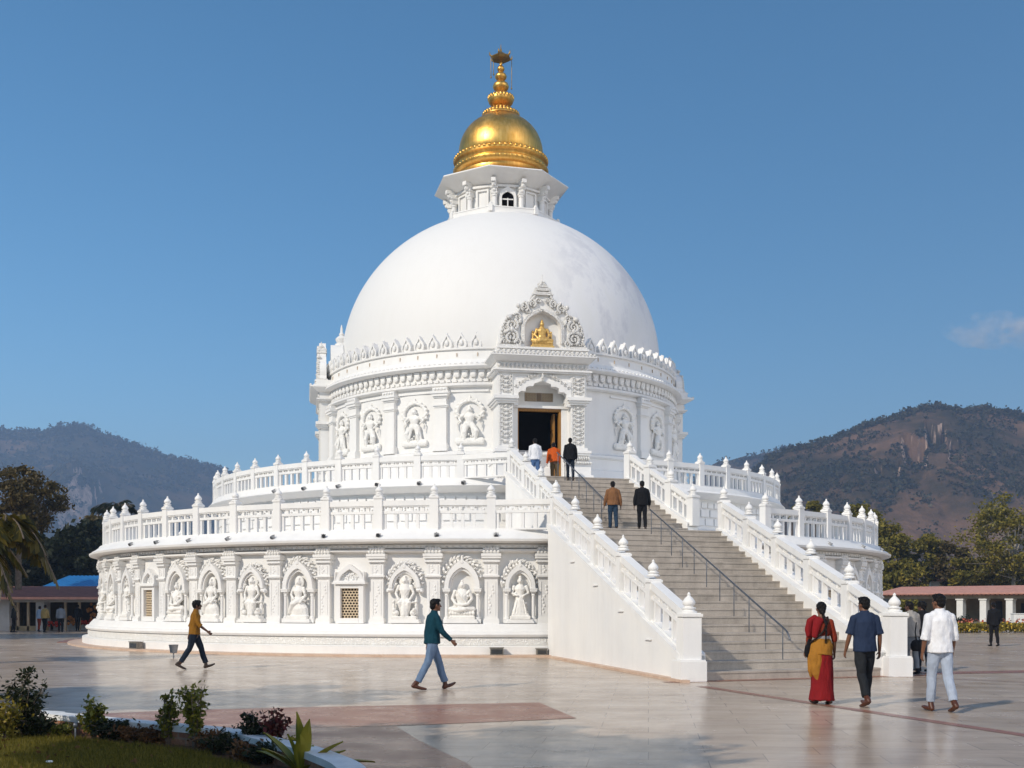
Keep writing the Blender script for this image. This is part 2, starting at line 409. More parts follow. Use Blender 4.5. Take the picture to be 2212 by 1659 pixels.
# ---- lower terrace
ring_part('plinth', [(16.2,.06),(17.75,.06),(17.75,.29),(17.56,.31),(17.50,.33),(17.50,.57),(17.60,.60),(17.63,.66),(17.58,.73),(17.48,.75),(17.45,.82),(17.30,.98),(16.2,.98)], CL, 'white')
ring_part('plinth_frieze', [(17.4,.335),(17.525,.335),(17.54,.45),(17.525,.565),(17.4,.565)], CL, 'white_carved')
ring_part('lower_wall', [(16.2,.98),(16.9,.98),(16.9,3.5),(16.2,3.5)], CL, 'white')
ring_part('lower_entablature', [(16.85,3.19),(17.05,3.20),(17.13,3.24),(17.13,3.29),(17.04,3.31),(16.85,3.33)], CL, 'white')
ring_part('lower_frieze', [(16.85,3.335),(17.02,3.335),(17.05,3.455),(16.85,3.455)], CL, 'white')
mb = MB()
for i in range(520):
    t = TAU*i/520
    if -110 < math.degrees((t+pi) % TAU-pi) < 110: mb.box(-.065,.065,-.035,.05,0,.085, place(17.03, t, 3.35, CL))
sp('dentil_trim', mb, 'white', 0)
ring_part('lower_cornice', [(16.85,3.46),(17.2,3.48),(17.47,3.53),(17.49,3.60),(17.43,3.625),(17.40,3.66),(17.27,3.73),(17.24,3.76),(17.14,3.83),(17.10,3.9),(12.2,3.9),(12.2,3.46)], CL, 'white')

def pilaster_mesh():
    m = MB()
    for w, d, a, b_ in ((.25,.24,.98,1.10),(.235,.21,1.10,1.15),(.205,.15,1.15,2.40),(.225,.19,2.40,2.44),(.26,.23,2.44,2.49),(.215,.17,2.49,2.86),(.24,.20,2.86,2.90),(.27,.25,2.90,2.96),(.25,.22,2.96,3.01),(.30,.29,3.01,3.08),(.31,.31,3.08,3.16),(.25,.24,3.16,3.34)):
        m.box(-w, w, -d, .05, a, b_)
    for w, a, b_ in ((.12,1.25,2.3),(.13,2.54,2.81)):      # raised panel borders
        m.box(-w-.02,-w,-.165 if a<2 else -.185,0,a,b_); m.box(w,w+.02,-.165 if a<2 else -.185,0,a,b_)
    rnd = random.Random(4)
    for x in (-.22,-.11,0,.11,.22):
        m.ball((x,-.25,3.22), (.055,.06,.05), 6, 4); m.ball((x*.8,-.23,3.31), (.05,.06,.06), 6, 4)
    for i in range(9): m.ball((rnd.uniform(-.08,.08),-.15,1.35+i*.1), (.04,.025,.045), 6, 4)
    for i in range(4): m.ball((rnd.uniform(-.07,.07),-.17,2.6+i*.06), (.045,.025,.04), 6, 4)
    return m.mesh('pilaster')

# carved figures: one body grown from overlapping limbs
def figure_mesh(kind, seed=0):
    rnd = random.Random(seed); m = MB()
    def head(z, s=1):
        m.ball((0,-.10,z), (.085*s,.09*s,.115*s), 10, 8); m.ball((0,-.09,z+.13*s), (.06*s,.06*s,.055*s), 8, 6)
        m.tube([(0,-.08,z-.16*s),(0,-.09,z-.06*s)], [.06*s,.05*s])
        m.ball((.09*s,-.08,z-.02), (.02,.03,.06), 6, 5); m.ball((-.09*s,-.08,z-.02), (.02,.03,.06), 6, 5)
        m.ball((0,-.195*s if s>.9 else -.17,z-.01), (.018,.02,.03), 6, 5)
    def torso(z0, z1, w0, w1):
        zm = z0+(z1-z0)*.35
        m.tube([(0,-.08,z0),(0,-.09,zm),(0,-.10,z0+(z1-z0)*.75),(0,-.08,z1)], [w0,w0*.82,w1,w1*.75], [.11,.10,.12,.09], 12)
    if kind == 'seated':
        m.tube([(-.33,-.06,.0),(.33,-.06,.0)], [.12,.12],[.16,.16], 12)
        m.box(-.46,.46,-.24,.05,-.16,-.06); m.box(-.42,.42,-.20,.05,-.06,.04)
        for i in range(9): m.ball((-.4+i*.1,-.2,.06), (.06,.06,.07), 6, 5)
        m.tube([(-.40,-.12,.20),(-.1,-.26,.16),(.12,-.27,.18)], [.095,.085,.06], [.085,.075,.05], 10)
        m.tube([(.40,-.12,.20),(.1,-.24,.20),(-.12,-.25,.24)], [.095,.085,.06], [.085,.075,.05], 10)
        m.tube([(-.28,-.06,.2),(.28,-.06,.2)], [.13,.13])
        torso(.2,.82,.21,.235)
        for s in (-1,1): m.tube([(s*.25,-.08,.80),(s*.34,-.09,.55),(s*.20,-.22,.36),(0,-.26,.33)], [.075,.06,.055,.045], None, 8)
        m.tube([(-.2,-.18,.82),(.0,-.225,.6),(.16,-.2,.4)], [.03,.03,.03], None, 6)
        head(1.02)
    elif kind == 'standing':
        m.box(-.36,.36,-.26,.05,-.16,-.04); m.box(-.30,.30,-.22,.05,-.04,.05)
        m.tube([(0,-.08,.04),(0,-.09,.22),(0,-.09,.5),(0,-.09,.62)], [.30,.25,.17,.17], [.14,.14,.13,.12], 12)
        for i in range(5): m.tube([(-.22+i*.11,-.2,.06),(-.12+i*.06,-.2,.5)], [.025,.02], None, 6)
        torso(.6,1.0,.16,.20)
        for s in (-1,1): m.tube([(s*.22,-.08,.98),(s*.29,-.1,.76),(s*.12,-.22,.68)], [.065,.05,.04], None, 8)
        head(1.2, .95)
    elif kind == 'lady':
        m.box(-.42,.42,-.24,.05,-.16,-.04)
        m.tube([(.05,-.08,0),(.05,-.1,.2),(.0,-.1,.42),(0,-.09,.55)], [.36,.33,.22,.17], [.15,.17,.14,.12], 12)
        m.tube([(-.3,-.1,.1),(-.15,-.22,.38),(.02,-.2,.45)], [.12,.11,.1], None, 8)
        torso(.5,.95,.15,.19)
        m.tube([(-.2,-.08,.93),(-.28,-.12,.7),(-.1,-.24,.55)], [.06,.05,.04]); m.tube([(.2,-.08,.93),(.3,-.12,.66),(.16,-.24,.42)], [.06,.05,.04])
        head(1.13, .95); m.ball((0,-.03,1.14), (.2,.05,.24), 14, 8)
        m.tube([(-.26,-.04,.2),(-.3,-.05,.7),(-.2,-.05,1.0)], [.05,.05,.03])
    elif kind == 'royal':
        m.box(-.44,.44,-.24,.05,-.16,-.05)
        for s in (-1,1):
            m.ball((s*.3,-.16,.06), (.11,.1,.11), 8, 6); m.ball((s*.36,-.2,.17), (.07,.07,.07), 8, 6)
            m.tube([(s*.40,-.06,.05),(s*.40,-.07,.35)], [.07,.055], None, 8); m.ball((s*.40,-.08,.45), .065, 8, 6)
            m.tube([(s*.10,-.1,.12),(s*.17,-.2,.42),(s*.1,-.12,.5)], [.075,.09,.08], None, 8)
            m.tube([(s*.22,-.08,.98),(s*.32,-.1,.74),(s*.2,-.2,.52)], [.065,.05,.045], None, 8)
            m.tube([(s*.44,-.05,.92),(s*.30,-.07,1.08),(s*.5,-.06,1.15)], [.06,.05,.03], None, 6)
        m.tube([(0,-.12,.0),(0,-.12,.4)], [.16,.14])
        torso(.45,1.0,.16,.2); head(1.17); m.ball((0,-.02,1.2), (.24,.05,.27), 14, 8)
        for i in range(7): m.tube([(0.2*cos(pi*i/6),-.03,1.25+.2*sin(pi*i/6)),(.3*cos(pi*i/6),-.03,1.25+.3*sin(pi*i/6))], [.03,.012], None, 5)
    elif kind == 'dancing':
        m.tube([(-.5,-.06,0),(.5,-.06,0)], [.09,.09],[.16,.16], 10)
        m.tube([(-.12,-.1,.7),(-.3,-.2,.42),(-.22,-.1,.06)], [.12,.1,.06], None, 8); m.tube([(.12,-.1,.7),(.2,-.16,.38),(.2,-.1,.06)], [.12,.1,.06], None, 8)
        m.tube([(-.1,-.12,.75),(-.16,-.2,.2)], [.09,.03]); m.tube([(.16,-.12,.75),(.34,-.1,.12)], [.1,.04])
        torso(.7,1.2,.19,.22)
        for s in (-1,1):
            m.tube([(s*.22,-.08,1.17),(s*.42,-.1,1.0),(s*.32,-.2,.85)], [.07,.055,.04]); m.tube([(s*.22,-.06,1.17),(s*.46,-.08,1.16),(s*.56,-.1,1.3)], [.065,.05,.04])
            m.tube([(s*.2,-.06,1.1),(s*.5,-.06,.8),(s*.46,-.06,.5)], [.03,.03,.02])
        head(1.38, 1.1)
        pts = [(.5*cos(a),-.04,1.3+.5*sin(a)) for a in [radians(-20+i*20) for i in range(12)]]
        m.tube(pts, [.075]*12, None, 8)
        for i, p in enumerate(pts): m.ball((p[0]*1.12,-.06,1.3+(p[2]-1.3)*1.12), (.07,.06,.07), 6, 5)
        m.tube([(0,-.05,1.8),(0,-.05,2.05)], [.08,.015])
    for i in range(10): m.ball((rnd.uniform(-.3,.3), -.12, rnd.uniform(.1,.8)), (.05,.07,.05), 6, 5)
    return remesh(m, .016, 1, .006, 14)
FIG = {k: figure_mesh(k, i) for i, k in enumerate(('seated','standing','lady','royal','dancing'))}
for me in FIG.values(): me.materials.append(MATS['relief'])

def niche_mesh(variant):
    m = MB()
    r0, r1 = {0:(.42,.55), 1:(.40,.50), 2:(.36,.47)}[variant]
    k = 1.4 if variant != 1 else 1.25
    leg = 1.98 if variant != 1 else 2.1
    m.frame(arch(r1, 2.1, k, 17, .10, leg), arch(r0, 2.1, k, 17, .04, leg), -.24, .04)
    m.frame(arch(r0-.005, 2.1, k, 17, .04, leg), arch(r0-.06, 2.1, k, 17, .03, leg), -.17, .04)
    if variant != 1:
        for s in (-1,1):
            x = s*(r0+r1)/2
            m.lathe([(.085,0),(.085,.06),(.055,.08),(.05,.72),(.07,.74),(.05,.78),(.10,.85),(.11,.9)], 10, Matrix.Translation((x,-.13,1.12)))
            m.box(x-.11, x+.11, -.25, .02, 1.98, 2.04); m.box(x-.12,x+.12,-.26,.02,2.04,2.08); m.box(x-.1, x+.1, -.22, .02, 1.0, 1.13)
    else:
        for s in (-1,1):
            x = s*.47
            m.ball((x,-.14,2.03), (.13,.12,.08), 8, 6); m.ball((x+s*.07,-.16,2.0), (.06,.1,.06), 6, 5)
    w = .50 if variant != 2 else .42
    m.box(-w, w, -.34, .02, 1.0, 1.06); m.box(-w+.03, w-.03, -.31, .02, 1.06, 1.12)
    rnd = random.Random(variant)
    n = 15
    for i in range(n):                       # leaf crest over the arch
        a = radians(168-156*i/(n-1))
        for j, (q, q2, sz) in enumerate(((1.0,1.2,.05),(1.18,1.38,.042))):
            da = rnd.uniform(-.09,.09)+(.1 if j == 1 else 0)
            x, z = r1*q*cos(a+da), 2.1+k*r1*q*sin(a+da); x2, z2 = r1*q2*cos(a-da), 2.1+k*r1*q2*sin(a-da)
            if z2 > 3.2 or abs(x2) > .64 or z < 2.0: continue
            m.tube([(x,-.04,z),((x+x2)/2,-.10-.02*(j == 0),(z+z2)/2),(x2,-.05,z2)], [sz*.8,sz,sz*.35], [sz*.5,sz*.65,sz*.3], 6)
    m.tube([(0,-.2,2.1+k*r1+.02),(0,-.2,2.1+k*r1+.22)], [.07,.01], None, 6)
    return m.mesh('niche')
NICHE = [niche_mesh(i) for i in range(3)]
def jali_meshes():
    fr = MB(); w, z0, z1 = .31, 1.15, 2.09
    fr.box(-w-.16,-w,-.20,.03,.99,z1+.13); fr.box(w,w+.16,-.20,.03,.99,z1+.13); fr.box(-w,w,-.19,.03,z1,z1+.13); fr.box(-w,w,-.21,.03,.99,z0)
    fr.box(-.56,.56,-.28,.03,2.22,2.28); fr.box(-.53,.53,-.25,.03,2.28,2.33)
    fr.frame(arch(.46,2.33,.9,17,.10), arch(.34,2.33,.85,17,.07), -.20, .03)
    fr.prism([(x,z) for x, z in reversed(arch(.335,2.33,.85,17,.07))], -.07, .03)
    rnd = random.Random(3)
    for i in range(26): fr.ball((rnd.uniform(-.24,.24),-.08,2.38+rnd.random()*.18), (.04,.035,.04), 6, 4)
    fr.box(-.5,-.46,-.22,.03,2.33,2.6); fr.box(.46,.5,-.22,.03,2.33,2.6)
    ja = MB()                                # pierced stone: pointed cells in staggered rows
    nx, nz = 6, 11; cw = 2*w/nx; ch = (z1-z0)/nz
    for j in range(nz+1):
        z = z0+j*ch; ja.box(-w,w,-.09,-.05,max(z0,z-.012),min(z1,z+.012))
        if j == nz: break
        for i in range(nx+1):
            x = -w+i*cw+(cw/2 if j % 2 else 0)
            if x > w: continue
            ja.box(max(-w,x-.013),min(w,x+.013),-.088,-.052,z+.012,z+ch-.012)
            for s in (-1,1):
                p = [(x,z+ch*.55),(x+s*cw*.5,z+ch-.012),(x,z+ch-.012)]
                if abs(x+s*cw*.5) <= w: ja.prism(p if s > 0 else p[::-1], -.086, -.054)
    bk = MB().box(-w,w,-.03,.0,z0,z1)  # dark plate behind the screen, painted as a shaded hole
    return fr.mesh('window_frame'), ja.mesh('window_screen', 0), bk.mesh('window_dark_back', 0)
WF, WJ, WB = jali_meshes()
PIL = pilaster_mesh()
seqL = ['standing','seated','royal','W','lady','royal','lady','seated','W','standing','seated','royal','W','seated','lady','royal']
seqR = ['seated','royal','W','lady','seated','royal','standing','W','seated','royal','lady','seated','W']
def bay(t, kind):
    M = place(16.9, t, 0, CL)
    if kind == 'W':
        o = sp('window', WF, 'white', M=M)
        sp('screen', WJ, 'jali', parent=o); sp('dark_backing', WB, 'dark_inside', parent=o)
        return
    v = {'seated':0,'lady':0,'royal':1,'standing':2}[kind]
    o = sp('niche', NICHE[v], 'white', M=M)
    f = sp('carved_figure', FIG[kind], None, parent=o); f.location = (0, -.06, 1.26); s = .97 if kind != 'standing' else .95; f.scale = (s*.92, 1, s*.93)
for k in range(0, 17):
    sp('pilaster', PIL, 'white', M=place(16.9, T0-SP*(k-0), 0, CL))
    if k < 16: bay(T0-SP*(k-.5), seqL[k])
for k in range(13):
    sp('pilaster', PIL, 'white', M=place(16.9, T0+SP*(5+k), 0, CL))
    if k < 13: bay(T0+SP*(5.5+k), seqR[k])
sp('pilaster', PIL, 'white', M=place(16.9, T0+SP*.93, 0, CL))

# ---- upper terrace
ring_part('upper_wall_plinth', [(12,3.9),(12.75,3.9),(12.75,4.1),(12.62,4.15),(12.6,4.3),(12.45,4.4),(12,4.4)], CU, 'white')
ring_part('upper_wall', [(11.8,4.4),(12.42,4.4),(12.42,5.62),(11.8,5.62)], CU, 'white')
mb = MB()
rnd = random.Random(9)
for row, (z, h, n) in enumerate(((4.55,.26,150),(4.88,.26,150),(5.21,.2,210))):
    for i in range(n):
        t = TAU*(i+.5*(row % 2))/n
        if abs(math.degrees((t+pi) % TAU-pi)) < 105:
            w = TAU*12.42/n*.42; mb.box(-w,w,-.05-.02*rnd.random(),.05,z,z+h, place(12.42, t, 0, CU))
sp('upper_wall_blocks', mb, 'white', 0)
ring_part('upper_cornice', [(12.3,5.50),(12.6,5.54),(12.66,5.60),(12.9,5.66),(12.96,5.72),(12.92,5.76),(12.84,5.80),(12.80,5.90),(12.76,5.98),(7.5,5.98),(7.5,5.5)], CU, 'white')

# ---- drum
ring_part('drum_plinth', [(7.3,5.98),(8.45,5.98),(8.45,6.45),(8.32,6.52),(8.3,6.9),(8.25,6.95),(8.22,7.35),(8.34,7.42),(8.34,7.5),(8.1,7.6),(7.3,7.6)], CT, 'white')
ring_part('drum_wall', [(7.2,7.6),(7.95,7.6),(7.95,10.8),(7.2,10.8)], CT, 'white')
ring_part('drum_architrave', [(7.9,10.10),(8.08,10.12),(8.14,10.16),(8.14,10.24),(8.05,10.28),(7.9,10.3)], CT, 'white')
mb = MB()
for i in range(200):
    t = TAU*i/200
    if abs(math.degrees((t+pi) % TAU-pi)) < 108: mb.box(-.085,.085,-.07,.05,10.31,10.42, place(7.96,t,0,CT))
for i in range(150):
    t = TAU*i/150
    if abs(math.degrees((t+pi) % TAU-pi)) < 108:
        M = place(7.98,t,0,CT); mb.box(-.12,.12,-.07,.05,10.66,10.78,M); mb.ball((0,-.03,10.6),(.135,.07,.13),8,5,M)
sp('drum_dentils', mb, 'white', 30)
ring_part('drum_cornice', [(7.8,10.78),(8.1,10.80),(8.26,10.84),(8.30,10.88),(8.28,10.95),(8.2,10.99),(8.06,11.13),(8.0,11.2),(7.8,11.2)], CT, 'white')
mb = MB()
for i in range(240):
    t = TAU*i/240
    if abs(math.degrees((t+pi) % TAU-pi)) < 105: mb.ball((0,0,0),(.06,.05,.05),6,4,place(8.22,t,10.99,CT))
sp('cornice_beading', mb, 'white', 180)
ring_part('parapet', [(7.3,11.2),(7.96,11.2),(7.92,11.58),(8.0,11.6),(8.0,11.67),(7.3,11.68)], CT, 'white')
mb = MB()
for i in range(60):
    t = TAU*i/60
    if abs(math.degrees((t+pi) % TAU-pi)) < 105: mb.box(-.012,.012,-.02,.05,11.32,11.46,place(7.95,t,0,CT))
sp('drain_slots', mb, 'beam_stone', 0)
def antefix_mesh():
    m = MB()
    o = [(-.20,0),(-.23,.14),(-.2,.28),(-.1,.40),(0,.58),(.1,.40),(.2,.28),(.23,.14),(.20,0)]
    m.prism(o[::-1], -.10, .14)
    i_ = [(x*.72, z*.8+.0) for x, z in o]
    m.frame(o, i_, -.15, -.09); m.ball((0,-.13,.2), (.085,.06,.12), 8, 6); m.ball((0,-.06,.57), (.035,.05,.05), 6, 5)
    return m.mesh('antefix')
AF = antefix_mesh(); TP = radians(10.5)
for i in range(-27, 28):
    t = TP+radians(4.25)*i
    if abs(i) < 4 or abs(math.degrees(t)) > 104: continue
    sp('antefix', AF, 'white', M=place(7.85, t, 11.67, CT))
def drum_pilaster_mesh():
    m = MB()
    for w, d, a, b_ in ((.3,.26,7.6,7.85),(.27,.22,7.85,7.92),(.24,.17,7.92,9.32),(.28,.2,9.32,9.38),(.31,.24,9.38,9.44),(.25,.18,9.44,9.7),(.28,.22,9.7,9.76),(.33,.28,9.76,9.86),(.37,.32,9.86,9.96),(.3,.26,9.96,10.1)):
        m.box(-w,w,-d,.05,a,b_)
    for x in (-.2,-.07,.07,.2): m.ball((x,-.26,10.03),(.07,.07,.06),6,4)
    return m.mesh('drum_pilaster')
DP = drum_pilaster_mesh()
for a in (-16.5,-33,-48.6,-64,-97,32+10.5+5,65,81,96): sp('drum_pilaster', DP, 'white', M=place(7.95, radians(a), 0, CT))
for i, a in enumerate((-8.2,-24.8,-41,-56.3,39.5,56.5,73)):
    f = sp('carved_figure', FIG['dancing'], None, M=place(7.95, radians(a), 7.98, CT)@Matrix.Diagonal(((1.0 if i % 2 else -1.0), 1, .88, 1)))
    b_ = sp('lintel_band', MB().box(-.75,.75,-.04,.02,9.92,10.0), 'white', M=place(7.95, radians(a), 0, CT))

# ---- great dome
prof = []
for i in range(49):
    a = radians(-9)+(radians(90)-radians(-9))*i/48
    prof.append((max(.02, 7.29*cos(a)), 12.5+6.8*sin(a)))
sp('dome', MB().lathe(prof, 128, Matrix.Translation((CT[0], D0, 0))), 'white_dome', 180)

# ---- lantern under the gilded crown (octagon)
LM = Matrix.Translation((CT[0], D0, 0)) @ Matrix.Rotation(radians(-9)-pi/2, 4, 'Z')
lant = sp('lantern', MB().lathe([(2.14,18.3),(2.14,20.62),(.1,20.62)], 36, LM), 'white', 20)
def lsub(name, mb, mat, smooth=30): return sp(name, mb, mat, smooth, parent=lant)
lsub('lantern_terrace', MB().lathe([(2.2,18.35),(2.75,18.5),(2.78,18.78),(2.66,18.82),(2.66,18.9),(.1,18.9)], 32, LM), 'white')
m = MB()
for i in range(8):
    t = radians(-9)+i*pi/4
    M = place(2.66, t, 18.88, CT); m.box(-.09,.09,-.09,.09,0,.30,M); m.ball((0,0,.34),(.08,.08,.07),8,5,M)
    Mf = place(2.66*cos(pi/8), t+pi/8, 18.88, CT); m.box(-.94,.94,-.05,.05,.0,.2,Mf); m.box(-.95,.95,-.07,.07,.2,.25,Mf)
lsub('lantern_parapet', m, 'white')
for i in range(12):
    t = radians(-6.5)+i*pi/6
    M = place(2.30, t, 18.9, CT)
    c = MB().lathe([(.17,0),(.17,.1),(.13,.14),(.115,.2),(.105,.72),(.14,.76),(.12,.80),(.15,.86)], 10, M)
    c.box(-.14,.14,-.14,.2,.86,.92,M); c.box(-.12,.12,-.15,.26,.92,1.08,M); c.box(-.16,.16,-.20,.26,1.08,1.14,M); c.box(-.09,.09,-.28,.26,1.14,1.3,M); c.box(-.10,.10,-.40,.26,1.3,1.46,M)
    c.ball((0,-.16,1.0),(.08,.06,.07),8,5,M); c.ball((0,-.27,1.22),(.07,.07,.08),8,5,M)
    lsub('column', c, 'white')
    Mf = place(2.14, t+pi/12, 0, CT)
    w = MB()
    if i:
        for x0, x1, z0, z1 in ((-.30,-.22,19.0,19.95),(.22,.30,19.0,19.95),(-.30,.30,19.95,20.02)): w.box(x0,x1,-.07,.12,z0,z1,Mf)
        w.box(-.5,.5,-.1,.12,20.1,20.2,Mf); lsub('wall_panel', w, 'white'); continue
    ou = arch(.38, 19.66, 1.0, 13, .06, 19.0); inn = arch(.27, 19.62, .8, 13, .04, 19.0)
    w.frame(ou, inn, -.14, .12, Mf); w.box(-.5,.5,-.1,.12,20.1,20.2,Mf)
    lsub('niche_surround', w, 'white')
    if i == 0:
        lsub('window_dark_fill', MB().prism(inn[::-1], -.06, .1, Mf), 'dark_inside', 0)  # solid dark infill, the gloom inside is put into its colour
        g = MB().box(-.022,.022,-.10,-.065,19.0,19.6,Mf).box(-.25,.25,-.095,-.065,19.52,19.57,Mf); lsub('window_bars', g, 'white', 0)
    else:
        lsub('blind_panel', MB().prism(inn[::-1], -.02, .1, Mf), 'white', 0)
lsub('eave', MB().lathe([(2.1,20.18),(2.35,20.24),(2.9,20.56),(3.12,20.66),(3.15,20.69),(3.13,20.735),(2.6,20.84),(2.0,20.97),(1.9,20.98),(1.9,21.4),(.5,21.4)], 8, LM), 'white', 20)

# ---- gilded crown
GM = Matrix.Translation((CT[0], D0, 0))
gp = [(1.9,20.95),(2.03,20.98),(2.06,21.1),(1.98,21.2),(1.98,21.36),(2.12,21.42),(2.2,21.5),(2.19,21.62),(2.1,21.68),(2.04,21.74),(2.06,21.86),(2.16,21.92),(2.17,22.02),(2.02,22.1),(1.92,22.16)]
gp += [(1.955*cos(a)**.92, 22.38+1.80*sin(a)) for a in [radians(-4+i*4.6) for i in range(15)]]+[(.82,24.14)]
gd = sp('gilded_dome', MB().lathe(gp, 72, GM), 'gold', 50)
m = MB()
for i in range(56):
    M = place(2.12, TAU*i/56, 0, CT); m.ball((0,0,22.03),(.095,.10,.10),6,5,M); m.ball((0,0,21.56),(.1,.11,.07),6,5,M)
for i in range(30): m.ball((0,0,24.22),(.085,.09,.10),6,5,place(.80,TAU*i/30,0,CT))
for i in range(18): m.ball((0,0,24.42),(.075,.08,.12),6,5,place(.48,TAU*i/18,0,CT))
sp('gilded_petals', m, 'gold', 180, parent=gd)
gs = [(.88,24.1),(.86,24.2),(.70,24.3),(.5,24.42),(.36,24.55),(.32,24.63),(.42,24.68),(.55,24.78),(.60,24.92),(.57,25.05),(.44,25.17),(.28,25.25),(.20,25.32),(.24,25.37),(.34,25.44),(.38,25.55),(.33,25.68),(.2,25.78),(.16,25.84),(.2,25.88),(.26,25.95),(.275,26.03),(.22,26.14),(.12,26.2),(.10,26.25),(.15,26.3),(.175,26.38),(.13,26.47),(.07,26.54),(.06,26.6),(.085,26.65),(.05,26.72),(.04,26.8)]
sr = sp('spire', MB().lathe(gs, 28, GM), 'gold', 50)
m = MB()
for i in range(22): m.ball((0,0,25.0),(.06,.06,.12),6,5,place(.57,TAU*i/22,0,CT))
sp('spire_petals', m, 'gold', 180, parent=sr)
PM = GM @ Matrix.Rotation(radians(20),4,'Z')
pr = MB().lathe([(.03,26.76),(.40,26.80),(.49,26.88),(.46,26.93),(.30,26.98),(.22,27.06),(.10,27.14),(.05,27.2),(.06,27.26),(.03,27.32),(.008,27.52)], 6, PM)
for i in range(6):
    a = TAU*i/6; pr.tube([(.44*cos(a),.44*sin(a),26.88),(.54*cos(a),.54*sin(a),26.95),(.55*cos(a),.55*sin(a),27.06)], [.05,.04,.02], None, 6, M=PM)
pa = sp('spire_parasol', pr, 'gold_dark', 30)
ch = MB()
for dx, dy, l in ((-.46,-.1,.88),(.50,.0,1.35),(-.34,.2,.6)):
    ch.tube([(CT[0]+dx,D0+dy,26.86),(CT[0]+dx*1.0,D0+dy,26.86-l*.5),(CT[0]+dx*.99,D0+dy,26.86-l)], .016, None, 5); ch.ball((CT[0]+dx*.99,D0+dy,26.83-l),(.035,.035,.06),6,5)
sp('chains', ch, 'gold_dark', 180, parent=pa)

# ---- portals
def spiral(m, cx, cz, r, turns, y, rad, mirror=1, start=0):
    pts = []; n = int(10*turns)
    for i in range(n+1):
        q = i/n; a = start+TAU*turns*q; rr = r*(1-q*.85)
        pts.append((cx+mirror*rr*cos(a), y, cz+rr*sin(a)))
    m.tube(pts, [rad*(1-.5*i/n) for i in range(n+1)], None, 6)
def ornament(m, x0, x1, z0, z1, y, seed, step=.15, r=.05):
    rnd = random.Random(seed); xc = (x0+x1)/2; z = z0+step/2; k = 0
    while z < z1-.02:
        w = (x1-x0)/2; s = min(step*.5, w)*.8
        for sgn in (-1,1):
            spiral(m, xc+sgn*w*.5, z, s, 1.2, y, r*.42, sgn, rnd.uniform(0,3)); m.ball((xc+sgn*w*.85,y,z+step*.4),(r*.6,r*.7,r*.8),6,4)
        m.ball((xc,y-.01,z),(r*.6,r*.8,r*1.1),6,5); z += step
TO = [(1.72,0),(1.70,.16),(1.62,.30),(1.64,.52),(1.58,.80),(1.46,1.06),(1.26,1.24),(1.02,1.32),(.96,1.46),(.90,1.62),(.74,1.76),(.60,1.72),(.52,1.82),(.42,1.92),(.36,2.0),(.37,2.10),(.30,2.16),(.32,2.24),(.22,2.30),(.16,2.42),(.10,2.48),(.05,2.60),(0,2.76)]
